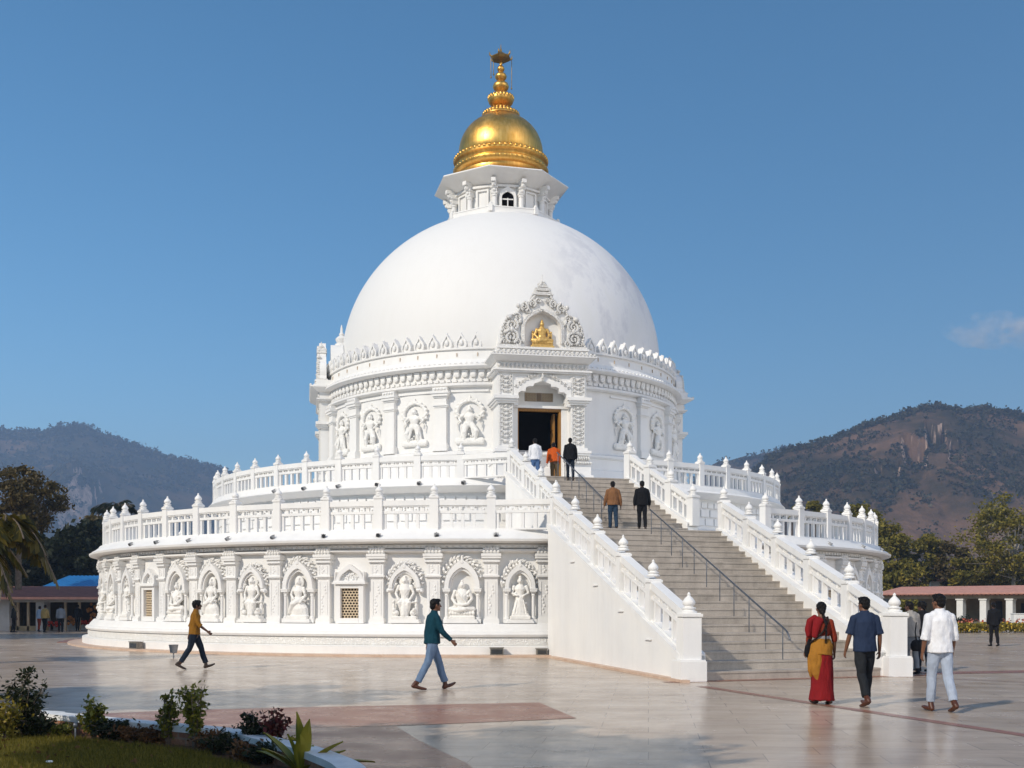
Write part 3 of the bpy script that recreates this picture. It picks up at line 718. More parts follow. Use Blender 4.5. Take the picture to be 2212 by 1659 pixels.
def portal(t, r, front):
    M = place(r, t, 0, CT); zs = 1.0 if front else .72
    MT = M @ Matrix.Translation((0,0,11.33)) @ Matrix.Diagonal((1,1,zs,1)) @ Matrix.Translation((0,0,-11.33))
    b = MB()
    for s in (-1,1):
        def bx(x0,x1,y0,z0,z1): b.box(min(s*x0,s*x1),max(s*x0,s*x1),y0,1.9,z0,z1,M)
        for x0,x1,y0,z0,z1 in ((.90,1.98,-.34,5.98,6.42),(.93,1.94,-.30,6.42,6.52),(.98,1.86,-.22,6.52,6.95),(.95,1.9,-.26,6.95,7.03),(1.04,1.78,-.14,7.03,7.28),(1.0,1.84,-.2,7.28,7.36),(.97,1.88,-.24,7.36,7.46),(1.06,1.76,-.1,7.46,7.58),
                               (1.12,1.70,0,7.58,9.22),(1.06,1.78,-.1,9.22,9.3),(1.0,1.84,-.16,9.3,9.38),(.95,1.9,-.22,9.38,9.5),(1.1,1.72,-.02,9.5,10.4)): bx(x0,x1,y0,z0,z1)
    b.box(-1.13,1.13,.02,1.9,10.08,10.4,M)
    b.box(-1.86,1.86,-.12,1.9,10.4,10.46,M); b.box(-1.92,1.92,-.18,1.9,10.46,10.52,M); b.box(-1.78,1.78,-.06,1.9,10.52,10.80,M)
    # sloping eave slab
    e = [(-1.84,-.12,10.80),(1.84,-.12,10.80),(1.84,1.9,10.80),(-1.84,1.9,10.80),(-2.03,-.42,10.97),(2.03,-.42,10.97),(2.03,1.9,10.97),(-2.03,1.9,10.97)]
    b.hexa([M@Vector(p) for p in e]); b.box(-2.05,2.05,-.45,1.9,10.973,11.04,M)
    b.box(-1.96,1.96,-.32,1.9,11.04,11.10,M); b.box(-1.84,1.84,-.2,1.9,11.10,11.26,M); b.box(-1.78,1.78,-.26,1.9,11.26,11.33,M)
    # cusped head of the doorway
    inn = [(-.94,9.16),(-.94,9.62),(-.84,9.70),(-.66,9.70),(-.64,9.84),(-.52,9.90),(-.36,9.90),(-.32,10.0),(-.16,10.05),(0,10.14)]
    inn = inn+[(-x,z) for x,z in inn[-2::-1]]
    out = [(-1.12,9.16),(-1.12,9.62),(-1.12,9.9),(-1.12,10.1),(-.9,10.1),(-.6,10.1),(-.45,10.1),(-.33,10.12),(-.17,10.16),(0,10.30)]
    out = out+[(-x,z) for x,z in out[-2::-1]]
    b.frame(out, inn, -.04, .3, M)
    b.box(-1.12,1.12,.0,.3,10.30,10.39,M)
    b.box(-1.12,1.12,.66,1.9,9.14,10.08,M)                               # wall over the door
    b.box(-1.12,-.86,.50,1.9,5.98,9.14,M); b.box(.86,1.12,.50,1.9,5.98,9.14,M)
    b.box(-1.12,1.12,.45,.7,9.15,9.25,M)
    po = sp('portal', b, 'white', 0)
    def sub(name, mb, mat, smooth=35): return sp(name, mb, mat, smooth, parent=po)
    c = MB()
    for s in (-1,1):
        x0, x1 = (1.2,1.62) if s > 0 else (-1.62,-1.2)
        ornament(c, x0, x1, 7.68, 9.15, -.02, 3+s, .17, .055); ornament(c, x0, x1, 9.6, 10.32, -.04, 7+s, .17, .055)
        for yy, za, zb in ((-.012,7.64,9.18),(-.032,9.56,10.36)):
            c.box(x0-.04,x0-.01,yy-.02,yy+.03,za,zb); c.box(x1+.01,x1+.04,yy-.02,yy+.03,za,zb)
        for i in range(9): c.ball((s*(1.05+i*.1),-.28,6.98),(.05,.06,.05),6,4); c.ball((s*(1.06+i*.09),-.18,7.16),(.045,.08,.09),6,4); c.ball((s*(1.0+i*.1),-.36,6.36),(.05,.05,.06),6,4)
    for i in range(22): c.ball((-1.68+i*.16,-.08,10.66),(.07,.06,.10),6,4)
    for i in range(29): c.ball((-1.95+i*.1394,-.43,11.07),(.05,.06,.055),6,4)
    for i in range(19): c.ball((-1.71+i*.19,-.22,11.18),(.08,.05,.065),6,4)
    for q in range(7):                                   # foliage in the spandrels
        for s in (-1,1): spiral(c, s*(1.02-q*.13), 9.86+min(q,4)*.085+.02*q, .075, 1.3, -.05, .022, s, q)
    c.tube([(0,-.08,10.22),(0,-.1,10.36)],[.06,.03],None,6)
    sub('carved_trim', MB().join(c, M), 'white_fine', 60)
    # torana
    tor = MB(); n = len(TO); ou = [(-x,11.33+z) for x, z in TO]+[(x,11.33+z) for x, z in TO[-2::-1]]
    k = len(ou); inn = []
    leg = 12.05
    for i in range(k):
        q = i/(k-1)
        if q < .17: inn.append((-.70, 11.33+(leg-11.33)*q/.17))
        elif q > .83: inn.append((.70, 11.33+(leg-11.33)*(1-q)/.17))
        else:
            a = pi-pi*(q-.17)/.66; inn.append((.70*cos(a), leg+.60*sin(a)+.09*math.exp(-(cos(a)/.3)**2)))
    tor.frame(ou, inn, -.05, .45 if front else .25, MT)
    tor.box(-.70,.70,.20,.46 if front else .24,11.33,12.8,MT); tor.box(-.72,.72,-.18,.3,11.33,11.36,M)
    tor_o = sub('torana', tor, 'white', 30)
    c = MB()
    for q, rr in ((.80,.055),(.92,.045)):
        c.tube([(x*(1+.0)+(-1 if x<0 else 1)*(q-.72)*.5, -.09, z+(q-.72)*.35) for x, z in inn[2:-2]], rr, None, 6)
    for s in (-1,1):
        spiral(c, s*1.22, 11.72, .30, 2.0, -.12, .075, s, .6); spiral(c, s*1.20, 12.18, .24, 1.8, -.12, .065, s, 2.2); spiral(c, s*.98, 11.52, .14, 1.4, -.12, .045, s, 1)
        spiral(c, s*1.48, 11.56, .13, 1.4, -.12, .04, s, 0); spiral(c, s*1.46, 12.05, .12, 1.4, -.12, .04, s, 1); spiral(c, s*.98, 12.5, .13, 1.4, -.12, .04, s, 1); spiral(c, s*.72, 12.86, .17, 1.6, -.12, .05, s, 2); spiral(c, s*.40, 13.02, .14, 1.5, -.12, .045, s, 2)
        spiral(c, s*.55, 12.70, .10, 1.3, -.12, .035, s, 0); spiral(c, s*.16, 13.14, .11, 1.3, -.12, .04, s, 0)
        c.ball((s*1.2,-.1,12.0),(.1,.1,.13),8,5); c.ball((s*.88,-.1,12.33),(.08,.09,.12),8,5); c.ball((s*.95,-.08,12.92),(.09,.1,.1),8,5); c.ball((s*1.3,-.1,12.48),(.13,.1,.1),8,5)
        for i in range(1, n-2):
            for f in (0,.5):
                x = TO[i][0]+(TO[i+1][0]-TO[i][0])*f; z = TO[i][1]+(TO[i+1][1]-TO[i][1])*f
                c.ball((s*(x-.045), -.07, 11.33+z-.02), (.06,.09,.065), 6, 5)
        c.box(min(s*.86,s*1.72),max(s*.86,s*1.72),-.2,.3,11.33,11.42)
    for z, w in ((13.36,.40),(13.42,.34),(13.52,.27),(13.58,.3),(13.66,.2)): c.box(-w,w,-.16,.28,z,z+.055)
    c.lathe([(.2,0),(.16,.08),(.19,.14),(.1,.24),(.05,.3),(.012,.5)], 10, Matrix.Translation((0,.05,13.68)))
    sp('torana_carving', MB().join(c, MT), 'white_fine', 60, parent=po)
    # barrel vault behind
    v = MB(); o = [(-1.42,11.33),(-1.42,11.62),(-1.36,11.7),(-1.42,11.78)]+[(1.42*cos(a),12.0+1.22*sin(a)) for a in [pi-pi*i/16 for i in range(17)]]+[(1.42,11.78),(1.36,11.7),(1.42,11.62),(1.42,11.33)]
    v.prism(o[::-1], .46, 2.3, M); v.frame([(x*1.03,z+.03) for x,z in o[4:-4]], [(x*.9,z-.1) for x,z in o[4:-4]], .9, 1.0, M)
    v.lathe([(.3,0),(.3,.12),(.2,.16),(.26,.26),(.28,.36),(.18,.46),(.1,.5),(.12,.58),(.06,.66),(.05,.85),(.015,1.0)], 12, M@Matrix.Translation((0,1.5 if front else .95,13.18)))
    sub('portal_vault', v, 'white')
    # overdoor grille, door
    g = MB(); rnd = random.Random(5)
    for s in (-1,1):
        for i in range(4):
            for j in range(3):
                g.tube([(s*(.16+i*.11)+.045*cos(a), .63, 9.50+j*.105+.045*sin(a)) for a in [TAU*q/8 for q in range(9)]], .013, None, 5, M=M, rnd=False)
    gb = MB()
    for s in (-1,1): gb.box(min(s*.1,s*.56),max(s*.1,s*.56),.646,.655,9.44,9.77,M)
    gb.box(-.09,.09,.646,.655,9.44,9.77,M)
    go = sub('overdoor_grille', g, 'jali', 60); sub('grille_backing', gb, 'grille_back', 0)
    d = MB().box(-.86,-.82,.55,.75,5.98,9.14,M).box(.77,.86,.55,.75,5.98,9.14,M).box(-.82,.77,.55,.75,9.05,9.14,M)
    sub('door_frame', d, 'wood_gold', 0)
    dl = MB().box(.60,.67,.80,1.20,5.98,9.0,M)
    for i in range(5): dl.box(.575,.61,.84,1.17,6.2+i*.55,6.62+i*.55,M)
    sub('door_leaf', dl, 'wood_gold', 0)
    dk = MB().box(-.86,.86,1.22,1.26,5.98,9.14,M).box(-.862,-.84,.76,1.24,5.98,9.13,M).box(.84,.862,.76,1.24,5.98,9.13,M).box(-.85,.85,.76,1.24,9.10,9.135,M).box(-.85,.85,.6,1.24,5.985,5.995,M)
    sub('doorway', dk, 'dark_inside', 0)  # blackened lining boxes in place of a dim passage
    return M
PMX = portal(TP, 9.2, True)
portal(TP-pi/2, 8.25, False)
portal(TP+pi/2, 8.2, False)

# ---- golden statue sitting in the front niche
m = MB()
m.box(-.46,.46,-.16,.2,0,.09); m.box(-.40,.40,-.13,.18,.09,.17)
for i in range(9): m.ball((-.36+i*.09,-.12,.2),(.055,.06,.06),6,5)
m.tube([(-.36,-.02,.30),(-.1,-.14,.26),(.1,-.15,.28)],[.09,.08,.06],None,8); m.tube([(.36,-.02,.30),(.1,-.13,.30),(-.1,-.14,.33)],[.09,.08,.06],None,8)
m.tube([(0,.02,.28),(0,.01,.5),(0,.01,.68),(0,.02,.76)],[.2,.15,.19,.13],[.12,.1,.12,.09],10)
for s in (-1,1):
    m.tube([(s*.2,.02,.72),(s*.28,.0,.5),(s*.16,-.1,.36),(0,-.14,.36)],[.065,.055,.05,.04],None,8)
    m.tube([(s*.34,.04,.2),(s*.36,.04,.55)],[.05,.045],None,8); m.ball((s*.36,.04,.63),.05,8,6)
m.tube([(0,.02,.74),(0,.01,.84)],[.055,.05]); m.ball((0,.0,.92),(.085,.09,.11),10,8); m.ball((0,.01,1.04),(.055,.055,.06),8,6); m.tube([(0,.01,1.06),(0,.01,1.14)],[.03,.01])
bs = link('golden_statue', remesh(m, .016, 2, .004, 12), 'gold_paint'); bs.matrix_basis = PMX@Matrix.Translation((0,.06,11.365))
tag(bs, 'small golden seated figure inside the arched niche above the doorway', 'statue')
# ================================================================ staircase
L0, R0, L1, R1 = Vector((4.02,23.2,0)), Vector((8.20,24.73,0)), Vector((1.6,33.85,3.9)), Vector((6.55,35.62,3.9))
L1u, R1u, L2, R2 = Vector((1.62,34.9,3.9)), Vector((5.75,36.38,3.9)), Vector((.2,38.05,5.98)), Vector((3.98,39.25,5.98))
SC = Vector((5.6,30,0))
stair = empty('staircase', SC, 0, 'broad grey stone staircase in two flights climbing to the dark doorway', 'staircase')
stair_inv = Matrix.Translation(-SC)
def wp(name, mb, mat, root, smooth=30, parent=None):
    o = mb.build(name, mat, parent or root, smooth)
    if parent is None: o.matrix_parent_inverse = root.matrix_basis.inverted()
    return o
def lerp(a, b, t): return a+(b-a)*t
def flight(A, B, Cc, Dd, n, z0, z1):
    for i in range(n):
        ta, tb = i/n, (i+1)/n+.012
        z = z0+(z1-z0)*(i+1)/n; zb = z0+(z1-z0)*i/n-.12
        if i == n-1: tb = 1.0
        a, b_, c, d = lerp(A,Cc,ta), lerp(B,Dd,ta), lerp(B,Dd,tb), lerp(A,Cc,tb)
        f = (Cc-A).xy.normalized().to_3d()*.014
        m = MB(); e = (b_-a).normalized()*.0
        q = lambda p, zz, o=Vector((0,0,0)): (p.x+o.x, p.y+o.y, zz)
        m.hexa([q(a,max(0,zb)),q(b_,max(0,zb)),q(c,max(0,zb)),q(d,max(0,zb)),q(a,z-.045),q(b_,z-.045),q(c,z-.045),q(d,z-.045)])
        m.hexa([q(a,z-.043,-f),q(b_,z-.043,-f),q(c,z-.043),q(d,z-.043),q(a,z,-f),q(b_,z,-f),q(c,z),q(d,z)])
        wp('step', m, 'granite', stair, 0)
flight(L0, R0, L1, R1, 21, 0, 3.9)
flight(L1u, R1u, L2, R2, 12, 3.904, 5.985)
m = MB()
la = [(1.5,33.83),(7.0,35.78),(7.0,37.6),(1.5,36.6)]
m.hexa([(x,y,3.3) for x,y in la]+[(x,y,3.895) for x,y in la])
wp('landing', m, 'granite', stair, 0)
m = MB(); lb = [(.1,38.02),(4.1,39.29),(4.0,41.5),(-.2,41.0)]
m.hexa([(x,y,5.4) for x,y in lb]+[(x,y,5.976) for x,y in lb]); wp('top_platform', m, 'granite', stair, 0)

def side_wall(A, B, out, th, z0a, za, z0b, zb, name='side_wall', cap=.05):
    d = (B-A).xy.normalized(); n = Vector((d.y,-d.x))*out
    a, b_ = A.xy, B.xy; a2, b2 = a+n*th, b_+n*th
    m = MB()
    def hx(p, q, r_, s_, zl, zh): m.hexa([(p.x,p.y,zl[0]),(q.x,q.y,zl[0]),(r_.x,r_.y,zl[1]),(s_.x,s_.y,zl[1]),(p.x,p.y,zh[0]),(q.x,q.y,zh[0]),(r_.x,r_.y,zh[1]),(s_.x,s_.y,zh[1])])
    hx(a, a2, b2, b_, (z0a,z0b), (za,zb))
    e = n*.05
    hx(a-e*.4, a2+e, b2+e, b_-e*.4, (za-.10,zb-.10), (za+.05,zb+.05))     # string course along the slope
    return wp(name, m, 'white', stair, 0)
# lower flight walls (from the ground), upper flight walls (from the landing)
side_wall(L0, L1, -1, .52, 0, .52, 0, 3.98)
side_wall(R0, R1, 1, .50, 0, .52, 0, 3.98)
side_wall(L1u, L2, -1, .46, 3.6, 4.22, 3.6, 6.06)
side_wall(R1u, R2, 1, .46, 3.6, 4.22, 3.6, 6.06)
m = MB()
for q in (.18,.36,.55,.75): # little drip ledges on the outer face
    p = lerp(L0, L1, q); d = (L1-L0).xy.normalized(); n = Vector((-d.y,d.x)); pp = p.xy+n*.53; z = .52+3.46*q-.34
    m.hexa([(pp.x-d.x*.2,pp.y-d.y*.2,z-.012),(pp.x-d.x*.2+n.x*.035,pp.y-d.y*.2+n.y*.035,z-.012),(pp.x+d.x*.2+n.x*.035,pp.y+d.y*.2+n.y*.035,z-.012),(pp.x+d.x*.2,pp.y+d.y*.2,z-.012),(pp.x-d.x*.2,pp.y-d.y*.2,z+.012),(pp.x-d.x*.2+n.x*.035,pp.y-d.y*.2+n.y*.035,z+.012),(pp.x+d.x*.2+n.x*.035,pp.y+d.y*.2+n.y*.035,z+.012),(pp.x+d.x*.2,pp.y+d.y*.2,z+.012)])
wp('wall_ledge', m, 'white', stair, 0)

# ================================================================ balustrades
def finial_mesh(s=1.0):
    return MB().lathe([(.17,0),(.175,.03),(.13,.05),(.12,.075),(.15,.09),(.15,.11),(.10,.125),(.09,.14),(.125,.17),(.14,.21),(.125,.26),(.085,.31),(.045,.35),(.03,.37),(.038,.39),(.03,.41),(.008,.44)], 14, Matrix.Scale(s, 4)).mesh('finial', 50)
def post_mesh(w, h, base=0):
    m = MB()
    if base:
        m.box(-w*1.42,w*1.42,-w*1.42,w*1.42,0,base); m.box(-w*1.34,w*1.34,-w*1.34,w*1.34,base,base+.03)
    m.box(-w,w,-w,w,base,h-.10)
    m.box(-w*.9,w*.9,-w*.9,w*.9,h-.10,h-.08); m.box(-w*1.12,w*1.12,-w*1.12,w*1.12,h-.08,h-.02); m.box(-w*.95,w*.95,-w*.95,w*.95,h-.02,h)
    return m.mesh('post')
FIN = finial_mesh(.88); FINB = finial_mesh(.98); POST = post_mesh(.135, 1.08); POSTU = post_mesh(.12, .92); POSTS = post_mesh(.15, 1.0); POSTE = post_mesh(.20, 1.42, .42)
FINU = finial_mesh(.74)
def panel_mesh(L, h, dz=0.0, n=5, w=.10, foot=.0):
    """one bay of railing along +x from 0 to L, rising dz: hand beam, middle rail, blocks between, balusters"""
    m = MB(); s = dz/L
    def bar(x0, x1, y, z0, z1, sh=True):
        m.add([(x0,-y,z0+s*x0),(x1,-y,z0+s*x1),(x1,y,z0+s*x1),(x0,y,z0+s*x0),(x0,-y,z1+s*x0),(x1,-y,z1+s*x1),(x1,y,z1+s*x1),(x0,y,z1+s*x0)],
              [(3,2,1,0),(4,5,6,7),(0,1,5,4),(1,2,6,5),(2,3,7,6),(3,0,4,7)])
    bar(0, L, w*.98, h-.17, h); bar(0, L, w*.75, h-.205, h-.173)
    bar(0, L, w*.7, h*.56, h*.56+.085); bar(0, L, w*.8, 0, .05+foot)
    z1 = h*.56
    for i in range(n):
        x = L*(i+.5)/n+ (0); bar(x-.05, x+.05, w*.5, .05+foot, z1)
    for i in range(n-1):
        x = L*(i+1)/n; bar(x-.045, x+.045, w*.45, h*.56+.085, h-.205)
        m.ball((x-.13, 0, h*.56+.085+s*(x-.13)+.04), (.035,.05,.03), 6, 4); m.ball((x+.13, 0, h-.235+s*(x+.13)), (.035,.05,.03), 6, 4)
    return m.mesh('railing_panel', 0)
def xy_m(p, q):    # frame at p, x towards q (level)
    d = (q-p); a = atan2(d.y, d.x); return Matrix.Translation(p) @ Matrix.Rotation(a, 4, 'Z')
def add_post(root, p, rz, me, fin, h):
    o = link('post', me, 'white', root); o.matrix_parent_inverse = root.matrix_basis.inverted(); o.matrix_basis = Matrix.Translation(p)@Matrix.Rotation(rz,4,'Z')
    f = link('finial', fin, 'white', o); f.location = (0,0,h)
def add_panel(root, p, q, me):
    o = link('railing_panel', me, 'white', root); o.matrix_parent_inverse = root.matrix_basis.inverted(); o.matrix_basis = xy_m(p, q)
def ring_balustrade(label, c, R, z, ts, me_post, fin, hp, h, n=5, last=None):
    ps = [Vector((c[0]+R*sin(t), c[1]-R*cos(t), z)) for t in ts]
    root = empty('balustrade', ps[0], 0, label, 'balustrade', 'white balustrades round the terraces and stairs')
    pm = {}
    for p, t in zip(ps, ts): add_post(root, p, t, me_post, fin, hp)
    for a, b_ in zip(ps[:-1], ps[1:]):
        L = round((b_.xy-a.xy).length, 3)
        if L not in pm: pm[L] = panel_mesh(L, h, 0, n)
        add_panel(root, a, b_, pm[L])
    if last is not None:
        L = (last-ps[0]).xy.length; add_panel(root, ps[0], Vector((last.x,last.y,z)), panel_mesh(L, h, 0, n))
deg = radians
JL = Vector((1.33,34.25,3.9)); JR = Vector((6.80,35.72,3.9))
ring_balustrade('long white balustrade on the lower terrace left of the staircase', CL, 16.84, 3.9, [T0-SP*k for k in range(19)], POST, FIN, 1.08, .94, last=JL)
ring_balustrade('white balustrade on the lower terrace right of the staircase, half in shade', CL, 16.84, 3.9, [deg(34.2)+SP*k for k in range(12)], POST, FIN, 1.08, .94)
SU = deg(7.0)
ring_balustrade('white balustrade on the upper terrace left of the doorway', CU, 12.63, 5.98, [deg(-5.1)-SU*k for k in range(15)], POSTU, FINU, .92, .82, last=Vector((-.05,38.15,5.98)))
ring_balustrade('shaded white balustrade on the upper terrace right of the doorway', CU, 12.63, 5.98, [deg(23.5)+SU*k for k in range(12)], POSTU, FINU, .92, .82)
def slope_balustrade(label, A, B, side, off, za, zb, n, mep, fin, hp, h, end=None):
    d = (B-A).xy.normalized(); nn = Vector((d.y,-d.x))*side*off
    pts = [Vector((lerp(A.x,B.x,i/(n-1))+nn.x, lerp(A.y,B.y,i/(n-1))+nn.y, lerp(za,zb,i/(n-1)))) for i in range(n)]
    rz = atan2(d.y,d.x)-pi/2
    root = empty('balustrade', pts[0], 0, label, 'balustrade', 'white balustrades round the terraces and stairs')
    L = (pts[1]-pts[0]).xy.length; dz = pts[1].z-pts[0].z
    pan = panel_mesh(L, h, dz, 4, .12)
    for i, p in enumerate(pts):
        if i == 0 and end: add_post(root, Vector((p.x,p.y,0)), rz, end[0], end[1], end[2])
        else: add_post(root, p-Vector((0,0,.08)), rz, mep, fin, hp)
    for a, b_ in zip(pts[:-1], pts[1:]): add_panel(root, a, b_, pan)
slope_balustrade('sloping white balustrade on the near wall of the lower flight, ending in a big newel', L0+Vector((-.08,-.05,0)), L1, -1, .27, .56, 4.0, 6, POSTS, FIN, 1.06, .90, (POSTE, FINB, 1.42))
slope_balustrade('sloping white balustrade beside the far edge of the lower flight, newel behind the walkers', R0+Vector((.08,0,0)), R1, 1, .25, .56, 4.0, 6, POSTS, FIN, 1.06, .90, (POSTE, FINB, 1.42))
slope_balustrade('short white balustrade left of the upper flight near the doorway', L1u, L2, -1, .23, 4.24, 6.08, 4, POSTU, FINU, .95, .84)
slope_balustrade('short white balustrade right of the upper flight, against the sky', R1u, R2, 1, .23, 4.24, 6.08, 4, POSTS, FIN, 1.0, .86)

# ================================================================ metal handrails up the middle of the stairs
def handrail(label, pts, n):
    root = empty('handrail', pts[0], 0, label, 'handrail', 'metal handrails along the middle of the stairs')
    m = MB(); top = [p+Vector((0,0,.86)) for p in pts]
    a, b_ = top[0], top[-1]; d = (b_-a).normalized()
    m.tube([a-d*.25+Vector((0,0,-.12)), a-d*.1+Vector((0,0,-.02)), a, b_], .022, None, 8); wp('rail', m, 'iron', root, 60)
    for i in range(n):
        p = lerp(pts[0], pts[-1], (i+.15)/(n-.7)); q = MB().tube([p-Vector((0,0,.12)), p+Vector((0,0,.85))], .014, None, 6); wp('rail_post', q, 'iron', root, 60)
ml = lambda q: lerp(lerp(L0,R0,.5), lerp(L1,R1,.5), q)
mu = lambda q: lerp(lerp(L1u,R1u,.36), lerp(L2,R2,.36), q)
handrail('long thin grey metal handrail down the middle of the lower flight', [ml(.045), ml(.93)], 11)
handrail('short grey metal handrail on the upper flight behind the man in brown', [mu(.12), mu(1.0)], 7)

# ================================================================ floodlights and lamps
def flood_meshes():
    b = MB().tube([(0,.06,0),(0,-.10,-.05)], [.07,.085], None, 12, rnd=False); b.box(-.11,-.095,-.06,.03,-.1,.05); b.box(.095,.11,-.06,.03,-.1,.05); b.box(-.11,.11,-.02,.02,.05,.07)
    b.box(-.02,.02,-.01,.12,.06,.09)
    g = MB().tube([(0,-.101,-.051),(0,-.112,-.056)], [.088,.086], None, 12, rnd=False)
    return b.mesh('lamp_housing'), g.mesh('lamp_glass')
FB, FG = flood_meshes()
ords = ['nearest the staircase','second from the staircase','third from the staircase','fourth from the staircase','fifth from the staircase','sixth from the staircase','seventh from the staircase','eighth from the staircase','ninth from the staircase, nearly in profile']
def flood(p, t, label, group, tilt=0):
    o = empty('floodlight', p, t, label, 'floodlight', group)
    h = link('lamp_housing', FB, 'lamp_grey', o); g = link('lamp_glass', FG, 'lamp_glass', h)
    h.scale = (.68,.68,.68); h.rotation_euler = (tilt, 0, random.Random(p.x*7).uniform(-.5,.5))
rnd = random.Random(2)
for i in range(9):
    t = T0-SP*i+deg(.5); R = 17.36
    flood(Vector((CL[0]+R*sin(t), CL[1]-R*cos(t), 3.74)), t, 'small grey floodlight on the lower cornice, '+ords[i], 'floodlights on the lower cornice', rnd.uniform(-.3,.3))
for i in range(6):
    t = deg(-5.1)-SU*i+deg(.6); R = 12.92
    flood(Vector((CU[0]+R*sin(t), CU[1]-R*cos(t), 5.83)), t, 'tiny grey floodlight on the upper cornice, '+ords[i], 'floodlights on the upper cornice', rnd.uniform(-.3,.3))
for i, q in enumerate(('the sunlit one nearest the stair wall','in the middle','at the outer end')):
    t = deg(44+i*9); R = 17.36
    flood(Vector((CL[0]+R*sin(t), CL[1]-R*cos(t), 3.72)), t, 'white floodlight on the cornice right of the stairs, '+q, 'floodlights on the right cornice', .2)
def box_lamp(px, label, w, dz):
    Rr = 17.95
    lo, hi = -1.4, .4
    for _ in range(40):
        mid = (lo+hi)/2; X, Y = CL[0]+Rr*sin(mid), CL[1]-Rr*cos(mid)
        if HX+F*X/Y < px: lo = mid
        else: hi = mid
    o = empty('ground_lamp', (X, Y, .06), mid, label, 'lamp', 'box lamps along the foot of the plinth')
    MB().box(-w,w,-.10,.12,0,dz).box(-w-.02,w+.02,-.12,.14,dz,dz+.025).build('lamp_housing', 'lamp_body', o, 0)
    MB().box(-w+.03,w-.03,-.112,-.1,.03,dz-.03).build('lamp_glass', 'lamp_glass', o, 0)
box_lamp(293, 'dark box lamp on the paving ring far left, behind the man in mustard', .26, .22)
box_lamp(1073, 'dark box lamp at the foot of the plinth, right of the man in teal', .20, .20)
box_lamp(1170, 'weathered box lamp in the corner beside the stair wall', .16, .17)
o = empty('spike_lamp', gnd(375, 1420), 0, 'small grey cup lamp on a stem left of the man in mustard', 'lamp')
MB().lathe([(.02,0),(.02,.14),(.03,.14)],8).build('stem','lamp_grey',o); MB().lathe([(.10,.13),(.14,.36),(.15,.38),(.12,.38),(.10,.2)],12).build('lamp_shade','lamp_grey',o)

# ================================================================ ground
def sheet(name, pts, z, mat, kind='structure', sub=False):
    m = MB(); m.add([(x,y,z) for x,y in pts], [tuple(range(len(pts)))])
    o = m.build(name, mat, None, 0); tag(o, kind=kind); return o
sheet('ground', [(-4000,-600),(4000,-600),(4000,6000),(-4000,6000)], -.03, 'ground_earth')
sheet('plaza', [(-48,-30),(60,-30),(60,61),(30,66),(-48,66)], 0, 'marble')
G = lambda *a: [(gnd(x,y).x, gnd(x,y).y) for x, y in a]
sheet('red_paving', G((120,1546),(400,1534),(610,1529),(860,1524),(1111,1519),(1165,1518),(1245,1552),(1010,1562),(860,1568),(700,1571),(430,1580),(240,1560)), .004, 'red_stone')
sheet('red_paving', G((430,1580.5),(700,1571.5),(855,1569),(905,1600),(1010,1650),(1070,1700),(600,1700)), .004, 'red_stone')
def strip(name, a, b_, w, z=.004, mat='red_stone'):
    a, b_ = gnd(*a), gnd(*b_); d = (b_-a).normalized(); n = Vector((d.y,-d.x,0))*w/2
    sheet(name, [((a+n).x,(a+n).y),((b_+n).x,(b_+n).y),((b_-n).x,(b_-n).y),((a-n).x,(a-n).y)], z, mat)
strip('red_band', (1515,1483), (2290,1600), .22)
strip('red_band', (1990,1455), (2300,1449), .75, .0045)
strip('red_band', (1940,1462), (2300,1478), .06, .0048)
d_ = (R0-L0).xy.normalized(); a_ = L0.xy-d_*1.0; b2_ = R0.xy+d_*1.2; nf = Vector((d_.y,-d_.x))
sheet('red_band', [tuple(a_),tuple(a_+nf*.32),tuple(b2_+nf*.32),tuple(b2_)], .0052, 'red_stone')
m = MB().ring([(17.62,0),(18.3,0),(18.3,.055),(17.62,.06)], CL[0], CL[1], 0, TAU, 200); tag(m.build('tile_kerb','tile_kerb',None,0), kind='structure')
m = MB()
d = (L1-L0).xy.normalized(); n = Vector((-d.y,d.x)); a = L0.xy+n*.52-d*.5; b_ = L0.xy+(L1-L0).xy*.93+n*.52
m.hexa([(p.x,p.y,z) for z in (0,.055) for p in (a, a+n*.18, b_+n*.18, b_)]); tag(m.build('tile_kerb','tile_kerb',None,0), kind='structure')
m = MB().ring([(18.3,0),(18.75,0),(18.75,.02),(18.3,.02)], CL[0], CL[1], deg(-130), deg(-72), 40); tag(m.build('red_kerb','red_stone',None,0), kind='structure')
